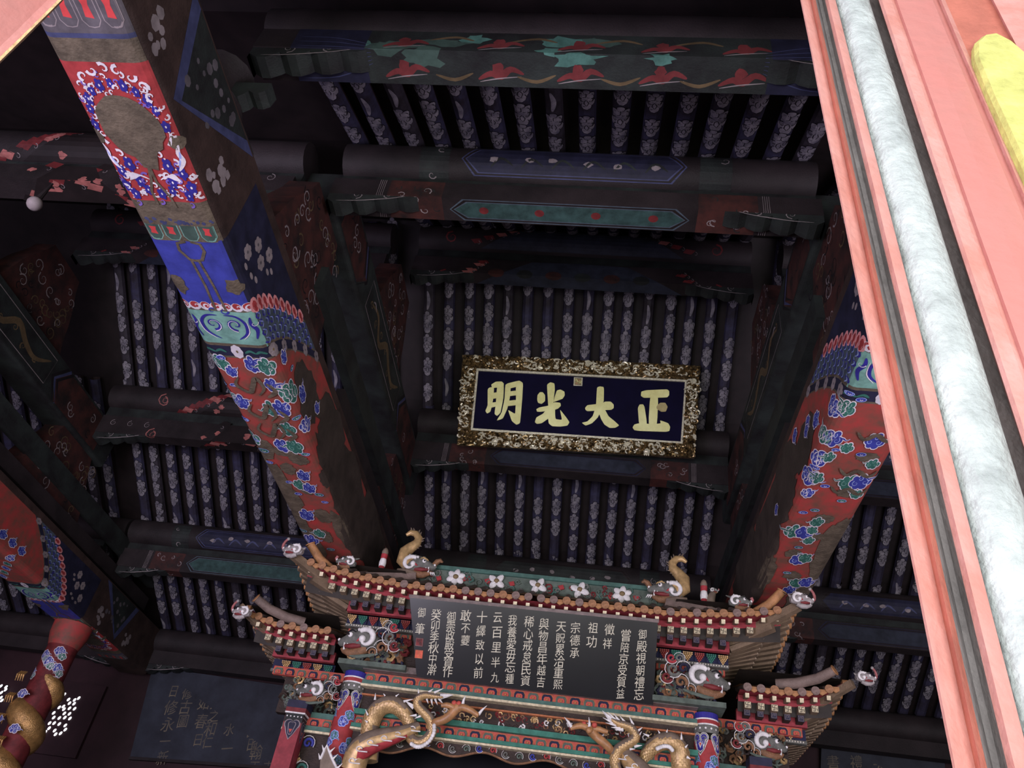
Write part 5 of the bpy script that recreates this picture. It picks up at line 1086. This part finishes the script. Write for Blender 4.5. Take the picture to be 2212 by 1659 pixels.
for e in range(4):            # carved frame, relief from ridged noise
    A0, A1, B0, B1 = outer[e], outer[(e+1) % 4], inner[e], inner[(e+1) % 4]; nl = 150 if e % 2 == 0 else 60
    g = []
    for i in range(nl+1):
        for j in range(NS+1):
            t, k = i/nl, j/NS; p = lerp2(lerp2(A0, A1, t), lerp2(B0, B1, t), k); q = Vector((p[0]*9, p[1]*9, 3.3)); d = noise.noise_vector(q*.6)
            hh = 1-abs(noise.noise(q+d*1.2)*2.2); hh = max(0, hh)**1.5*.05+.035*max(0, 1-abs(noise.noise(q*2.3+d)*2.6)); prof = sin(pi*min(1, max(0, .08+k*.84)))**.5
            if j == 0: q2 = .012*noise.noise(Vector((p[0]*14, p[1]*14, 9))); p = (p[0]+q2, p[1]+q2)
            g.append(pq.pt(p[0], p[1], .02+hh*prof+.03*prof))
    fr.add(g, [(i*(NS+1)+j, (i+1)*(NS+1)+j, (i+1)*(NS+1)+j+1, i*(NS+1)+j+1) for i in range(nl) for j in range(NS)], 'frame_gold')
fr.add([pq.pt(u, v, o) for o in (-.06, .02) for u, v in outer], [(3, 2, 1, 0), (0, 1, 5, 4), (1, 2, 6, 5), (2, 3, 7, 6), (3, 0, 4, 7)], 'frame_gold')
fr = fr.build('carved_frame', PQ, smooth=False)
cv = MB()
for e in range(4):
    A0, A1, B0, B1 = outer[e], outer[(e+1) % 4], inner[e], inner[(e+1) % 4]; n = 240 if e % 2 == 0 else 84
    for i in range(n):
        c = lerp2(lerp2(A0, A1, R.random()), lerp2(B0, B1, R.random()), R.uniform(.15, .85)); r = R.uniform(.02, .055); q0 = R.uniform(0, 6.3); h = R.choice((-1, 1)); kk = R.uniform(.3, .9)
        pts = [pq.pt(c[0]+r*(1-.7*t/6)*cos(q0+h*t*kk)*1.4, c[1]+r*(1-.7*t/6)*sin(q0+h*t*kk), .075+.02*R.random()) for t in range(7)]
        cv.tube(pts, [.006+.009*sin(pi*(t+1)/8) for t in range(7)], R.choice(('frame_gold', 'frame_pale_glint', 'frame_pale_glint')), 5)  # pale curls are painted highlights on the gold carving
cv.build('dragon_relief', PQ, smooth=True, kind='stuff')
fl = MB(); ins = quad([(1022, 926), (1470, 955), (1479, 826), (1034, 802)], 0)
fl.add([pq.pt(u, v, o) for o in (0, .035) for q in (inner, ins) for u, v in q], [(8+i, 8+(i+1) % 4, 12+(i+1) % 4, 12+i) for i in range(4)]+[(4+i, 4+(i+1) % 4, 12+(i+1) % 4, 12+i) for i in range(4)], 'frame_pale_glint'); fl.build('gilt_fillet', PQ)
def cz(x, y): return (970+x/3.95, 740+y/3.948)
CH = {'character_zheng': [[(1640,420),(1680,408),(1860,400),(1878,415),(1878,450),(1860,470),(1700,472),(1660,472),(1636,455)], [(1715,460),(1785,460),(1775,700),(1700,700)], [(1770,545),(1800,515),(1845,515),(1865,550),(1850,590),(1810,592),(1770,565)], [(1610,560),(1625,530),(1655,528),(1668,550),(1690,700),(1622,710)], [(1565,725),(1580,700),(1620,690),(1700,695),(1790,693),(1805,690),(1800,665),(1830,675),(1870,690),(1886,720),(1880,755),(1850,763),(1620,755),(1580,748)]],
 'character_da': [[(1262,385),(1285,375),(1318,380),(1322,400),(1320,500),(1305,575),(1245,575),(1255,520)], [(1160,560),(1180,535),(1255,527),(1310,520),(1330,505),(1380,505),(1405,530),(1405,560),(1385,575),(1330,577),(1180,587),(1165,575)], [(1245,570),(1302,572),(1270,640),(1220,690),(1165,710),(1132,685),(1180,675),(1225,630)], [(1270,572),(1330,572),(1360,630),(1410,670),(1452,708),(1420,728),(1370,730),(1325,700),(1295,650)]],
 'character_guang': [[(835,360),(865,340),(900,350),(903,400),(895,470),(885,560),(850,600),(845,520)], [(755,450),(775,425),(800,425),(820,450),(820,500),(790,525),(760,515),(752,490)], [(890,510),(900,470),(920,410),(950,402),(985,420),(988,450),(970,480),(930,495)], [(745,570),(770,555),(850,540),(900,510),(950,515),(955,540),(930,565),(880,580),(780,592),(750,590)], [(835,570),(885,575),(860,640),(790,690),(750,695),(732,680),(745,640),(800,610)], [(850,580),(905,560),(905,620),(910,655),(965,662),(945,570),(1000,640),(1028,680),(1010,710),(950,718),(880,715),(850,690),(845,640)]],
 'character_ming': [[(330,400),(345,385),(385,380),(380,470),(355,590),(325,607),(310,585),(330,540)], [(360,360),(400,335),(450,333),(468,350),(465,400),(410,385),(368,390)], [(410,375),(468,360),(465,470),(440,600),(410,628),(388,610),(400,520)], [(370,432),(415,425),(415,475),(365,482)], [(355,515),(410,508),(405,545),(348,560)],
  [(480,365),(530,355),(520,470),(500,560),(460,650),(405,668),(450,600),(475,480)], [(480,365),(500,350),(600,326),(630,345),(632,385),(580,378),(490,400)], [(570,370),(632,350),(625,480),(607,690),(575,703),(535,670),(503,575),(545,600),(565,610),(572,480)], [(508,420),(585,410),(585,450),(503,460)], [(495,500),(580,490),(580,535),(490,545)]]}
mat('char_gold_worn', lin(196, 180, 124), grime=.2)
for nm, polys in CH.items():
    o = MB(); k = 0
    for pg in polys:
        k += 1; m = 'char_gold'
        uv = []
        n = len(pg)
        for i in range(n):     # round the brush corners
            a, b, c = pg[i-1], pg[i], pg[(i+1) % n]; uv += [(b[0]*.75+a[0]*.25, b[1]*.75+a[1]*.25), (b[0]*.92+a[0]*.04+c[0]*.04, b[1]*.92+a[1]*.04+c[1]*.04), (b[0]*.75+c[0]*.25, b[1]*.75+c[1]*.25)]
        w = [pq.uv(pq.hit(*cz(*p))) for p in uv]; L_ = .012+.0006*k; N_ = len(w)
        if nm == 'character_zheng' and k == 3: m = 'char_gold_worn'
        o.add([pq.pt(u, v, 0) for u, v in w]+[pq.pt(u, v, L_) for u, v in w], [tuple(range(N_, 2*N_))]+[(i, (i+1) % N_, (i+1) % N_+N_, i+N_) for i in range(N_)], m)
    o.build('gold_character', PQ)
u, v = pq.uv(pq.hit(*cz(1101, 335))); h = .068
sl_ = MB().add([pq.pt(u+a*h, v+b*h, c) for c in (0, .014) for a, b in ((-1, -1), (1, -1), (1, 1), (-1, 1))], [(4, 5, 6, 7), (0, 4, 5, 1), (1, 5, 6, 2), (2, 6, 7, 3), (3, 7, 4, 0)], 'frame_pale_glint').build('seal', PQ)
P = Paint(lambda a, b, o_: pq.pt(u+a, v+b, .014+o_), cut=0, lift=.001); P.poly([(-.054, -.054), (.054, -.054), (.054, .054), (-.054, .054)], 'paint_ochre')
for k in range(5): P.spiral(-.035+.0175*k, R.uniform(-.03, .03), .018, ('char_gold', 'paint_red')[k % 2], .008, rot=k); P.stroke([(-.045+.022*k, -.04), (-.045+.022*k, .04)], .007, 'char_gold')
P.build('seal_script', sl_)
for (x, y) in ((1070, 958), (1396, 981)):   # carved pegs that carry the plaque
    p = pq.hit(x, y); o = MB(); o.ball(p+Vector((0, -.08, 0)), (.06, .04, .05), 'frame_pale_glint', 10, 6)
    for dx in (-.03, 0, .03): o.ball(p+Vector((dx, -.08, -.055)), (.016, .02, .03), 'frame_pale_glint', 6, 4)
    o.build('peg', PQ, smooth=True)
# dark calligraphy boards on the back wall
mat('board_slate', lin(50, 54, 66), grime=.4, gs=2, gcol=lin(32, 34, 44)); mat('ink_dim', lin(124, 112, 92), grime=.5, gs=3, gcol=lin(64, 62, 64))
def wall_board(p, lb, cols):
    pw = Plane(p[3], p[2], p[0]); rt = empty('calligraphy_board', p[3], lb, 'board')
    n_ = Vector((0, .06, 0)); MB().add(p+[q+n_ for q in p], [(0, 1, 2, 3), (7, 6, 5, 4), (0, 4, 5, 1), (1, 5, 6, 2), (2, 6, 7, 3), (3, 7, 4, 0)], 'board_slate').build('panel', rt)
    write(rt, pw, cols, .26, 'ink_dim', .004)
    MB().bar(p[3], p[2], .08, .05, 'soot').build('rail', rt)
wall_board([at(330, 1440, Y=15.1), at(640, 1485, Y=15.0), at(625, 1662, Y=15.25), at(280, 1638, Y=15.25)], 'dusky slate calligraphy board on the back wall left of the pavilion',
    [('夕中樂志', 600, 1500, 578, 1660), ('哲主性樂翰正', 572, 1498, 548, 1660), ('富世家德田', 538, 1495, 545, 1610), ('家春水一', 505, 1495, 490, 1620), ('得天之和仁', 475, 1492, 448, 1605), ('因如春日', 447, 1482, 428, 1600), ('修古圖', 405, 1500, 395, 1560), ('日修永一新', 375, 1495, 350, 1640)])
wall_board([at(1775, 1600, Y=15.1), at(2040, 1640, Y=15.1), at(2050, 1760, Y=15.25), at(1770, 1740, Y=15.25)], 'faint slate calligraphy board at the lower right beyond the pavilion', [('書經史文', 1800, 1650, 1798, 1720), ('禮樂', 1850, 1650, 1850, 1700), ('天文地', 1900, 1655, 1900, 1710), ('山水', 1950, 1660, 1950, 1700)])
# ================================================================ gilded dragon column, lattice window, bulb
GX, GY = FR[0], 12.6
GC = empty('dragon_column', (GX, GY, 0), 'red column wrapped by a gilded relief dragon at the lower left corner', 'column')
MB().lathe((GX, GY, 0), [(.235, 0), (.235, 5.5)], 'paint_red_dim', 24).build('shaft', GC, smooth=True); MB().lathe((GX, GY, 5.42), [(.24, 0), (.30, .2), (.31, .38)], 'paint_red_worn', 24).build('capital', GC, smooth=True)
mat('gold_body', lin(206, 158, 96), grime=.35, gs=10, metal=.5, rough=.34, spec=.7, bump=.5, bs=70)
o = MB(); pts = []; 
for i in range(130): q = -2.2+i*.21; pts.append((GX+.15*cos(q), GY+.15*sin(q), 5.02-i*.0225))
o.tube(pts, [.03+.17*min(1, i/14) for i in range(130)], 'gold_body', 12); o.build('dragon_body', GC, smooth=True)
for i in range(11):
    z = 4.9-.33*i; q = -pi/2+R.uniform(-1.1, .9); c = Vector((GX+.36*cos(q), GY+.36*sin(q), z)); m = MB()
    for k in range(4): m.tube([c+Vector((.03*k-.05, 0, .02)), c+Vector((.035*k-.06, -.05, -.04)), c+Vector((.04*k-.07, -.02, -.13))], [.014, .016, .005], 'gold_body', 6)
    m.build('claw', GC, smooth=True)
P = Paint(lambda u, v, o_: (GX+(.24+o_)*sin(u/.24), GY-(.24+o_)*cos(u/.24), v), cut=.06)
for (u, v) in ((.12, 5.3), (-.1, 5.22), (.02, 5.12), (.2, 5.05), (-.22, 4.95), (.24, 4.85)): P.cloud(u, v, .075, .2, 'paint_blue', 'paint_white', 'paint_lightblue', 1, .012); P.cloud(u+.07, v-.07, .06, 0, 'paint_green', 'paint_white', 'paint_teal', -1, .012)
P.build('painted_pattern', GC)
P = Paint(lambda u, v, o_: (GX+(.40+o_)*sin(u/.40), GY-(.40+o_)*cos(u/.40), v), cut=.06)
for (u, v) in ((-.02, 4.55), (-.22, 4.15), (.12, 4.05), (-.1, 3.55), (.15, 3.3), (-.2, 3.0), (.05, 2.7)): P.cloud(u, v, .07, .2, 'paint_blue', 'paint_white', 'paint_lightblue', 1, .012)
P.build('blue_cloud', GC)
# daylight through the lattice of the back wall
wl = bpy.data.materials.new('daylight'); wl.use_nodes = True; b_ = wl.node_tree.nodes['Principled BSDF']; b_.inputs['Emission Color'].default_value = (1, .97, 1, 1); b_.inputs['Emission Strength'].default_value = 1.0; b_.inputs['Base Color'].default_value = (.8, .8, .8, 1); MATS['daylight'] = wl
WN = empty('window_1', at(130, 1545, Y=15.28), kind='structure')
MB().box(-10.3, -9.1, 15.22, 15.28, 4.3, 5.6, 'wall_dark').build('lattice_board', WN)
rows = [((139, 1500), (148, 1511), (170, 1508)), ((127, 1517), (137, 1526), (150, 1519), (161, 1512), (160, 1520)), ((128, 1528), (138, 1532), (150, 1530), (161, 1531)), ((116, 1540), (139, 1541), (150, 1542)), ((116, 1550), (128, 1551), (140, 1550), (151, 1552)), ((107, 1562), (128, 1564), (117, 1562)), ((106, 1573), (141, 1567), (141, 1576)), ((98, 1581), (118, 1578), (131, 1584), (120, 1586))]
pane = None
for r0 in rows+[((2, 1482), (12, 1490), (3, 1496), (13, 1484), (2, 1507), (4, 1513))]:
    for (x, y) in r0:
        p = at(x, y, Y=15.2); 
        if pane is None: pane = MB().lathe((p.x, p.y, p.z), [(.0, -.004), (.036, 0), (.0, .004)], 'daylight', 10, 'y').build('pane', WN); pane.scale = (.72, 1, 1.05); pane.rotation_euler = (0, .5, 0)
        else: copy_obj(pane, p, WN)
b = empty('light_bulb', (-7.18, 6.0, 8.6), 'small dusty globe bulb hanging under the faded brocade purlin at upper left', 'lamp')
p = at(75, 440, Y=5.1); p = at(75, 440, Y=4.85); b.location = p; WORLD[b.name] = p
MB().ball(p, .075, 'paint_grey', 14, 8).build('globe', b, smooth=True); MB().tube([p+Vector((0, 0, .07)), p+Vector((0, .02, .35))], [.03, .01], 'soot', 8).build('socket', b)
# ================================================================ the door leaves in the foreground
mat('door_red', lin(180, 116, 110), grime=.22, gs=3.5, rough=.5, gcol=lin(180, 124, 118), bump=.25, bs=22); mat('door_pink', lin(194, 146, 140), grime=.25, gs=5, gcol=lin(188, 128, 118), bump=.3, bs=30); mat('door_orange', lin(186, 112, 96), grime=.2, gs=4, bump=.2); mat('door_silver', lin(178, 188, 188), grime=.18, gs=9, rough=.5, bump=.5, bs=46); mat('door_grey', lin(136, 132, 132), grime=.25, gs=5, bump=.3); mat('gilt_yellow', lin(200, 202, 120), grime=.15, gs=12, bump=.4, bs=30)
D1 = empty('door_1', (.6, 1.3, 0), kind='structure')
def pt_(k, d): return (k*d, d)    # k = x / y as seen, d = distance into the hall
def leaf(name, prof, m, root, z0=.2, z1=5.2, sm=False):
    n = len(prof); rows_ = 40; vs = []
    for j in range(rows_+1):
        z = z0+(z1-z0)*j/rows_
        for i, (x, y) in enumerate(prof):
            w_ = .0022*noise.noise(Vector((x*9, z*3.1, y*7)))+.0012*noise.noise(Vector((x*30, z*14, 5)))
            vs.append((x+w_, y+w_, z))
    fs = [(j*n+i, j*n+i+1, (j+1)*n+i+1, (j+1)*n+i) for j in range(rows_) for i in range(n-1)]
    return MB().add(vs, fs, m).build(name, root, smooth=sm)
leaf('stile', [pt_(.425, 1.45), pt_(.421, 1.20), pt_(.424, 1.195), pt_(.446, 1.215)], 'door_pink', D1)
leaf('stile_edge', [pt_(.446, 1.215), pt_(.452, 1.195), pt_(.459, 1.215)], 'door_orange', D1)
leaf('groove', [pt_(.459, 1.215), pt_(.466, 1.25), pt_(.474, 1.25), pt_(.482, 1.215)], 'door_grey', D1)
leaf('bead', [pt_(.482, 1.215), pt_(.490, 1.20), pt_(.500, 1.205), pt_(.508, 1.215)], 'door_pink', D1, sm=True)
cx_, cy2, rr2 = .545*1.235, 1.235, .052
leaf('silver_moulding', [(cx_+rr2*1.0*cos(q), cy2-rr2*.75*sin(q)) for q in [pi*(1-k/12) for k in range(13)]], 'door_silver', D1, sm=True)
leaf('channel', [pt_(.586, 1.235), pt_(.590, 1.28), pt_(.600, 1.285), pt_(.612, 1.29)], 'door_grey', D1)
leaf('panel', [pt_(.612, 1.29), pt_(.614, 1.20), pt_(.622, 1.19), pt_(.645, 1.195), pt_(.652, 1.20)], 'door_pink', D1, sm=False)
leaf('panel_board', [pt_(.652, 1.20), pt_(.658, 1.19), pt_(.70, 1.19), pt_(.745, 1.195), pt_(.757, 1.205)], 'door_red', D1)
leaf('rail', [pt_(.757, 1.205), pt_(.765, 1.19), pt_(.775, 1.2)], 'door_pink', D1)
leaf('orange_board', [pt_(.775, 1.2), pt_(.83, 1.2), pt_(.885, 1.2)], 'door_orange', D1)
leaf('outer_board', [pt_(.885, 1.2), pt_(.89, 1.185), pt_(1.1, 1.19), pt_(1.3, 1.2)], 'door_pink', D1)
# yellow gilt fitting with a rounded head
ol = [(.925, 2.2), (.922, 3.2), (.918, 3.6), (.922, 3.78), (.94, 3.86), (.97, 3.90), (1.0, 3.91), (1.03, 3.87), (1.06, 3.78), (1.09, 3.6), (1.10, 3.2), (1.10, 2.2)]
n = len(ol); vs = [(x, 1.178, z) for x, z in ol]+[(x, 1.20, z) for x, z in ol]+[(x*.94+1.01*.06, 1.165, z*.985+.045) for x, z in ol]
gf = MB().add(vs, [tuple(range(2*n, 3*n))]+[(i, (i+1) % n, n+(i+1) % n, n+i) for i in range(n)]+[(i, (i+1) % n, 2*n+(i+1) % n, 2*n+i) for i in range(n)], 'gilt_yellow').build('gilt_fitting', D1)
D2 = empty('door_2', (-2.1, 1.2, 0), kind='structure')
leaf('leaf_board', [pt_(-3.2, .8), pt_(-1.63, 1.25), pt_(-1.60, 1.26)], 'door_red', D2); leaf('gilt_edge', [pt_(-1.60, 1.26), pt_(-1.588, 1.262), pt_(-1.582, 1.28), pt_(-1.60, 1.33)], 'gilt', D2)
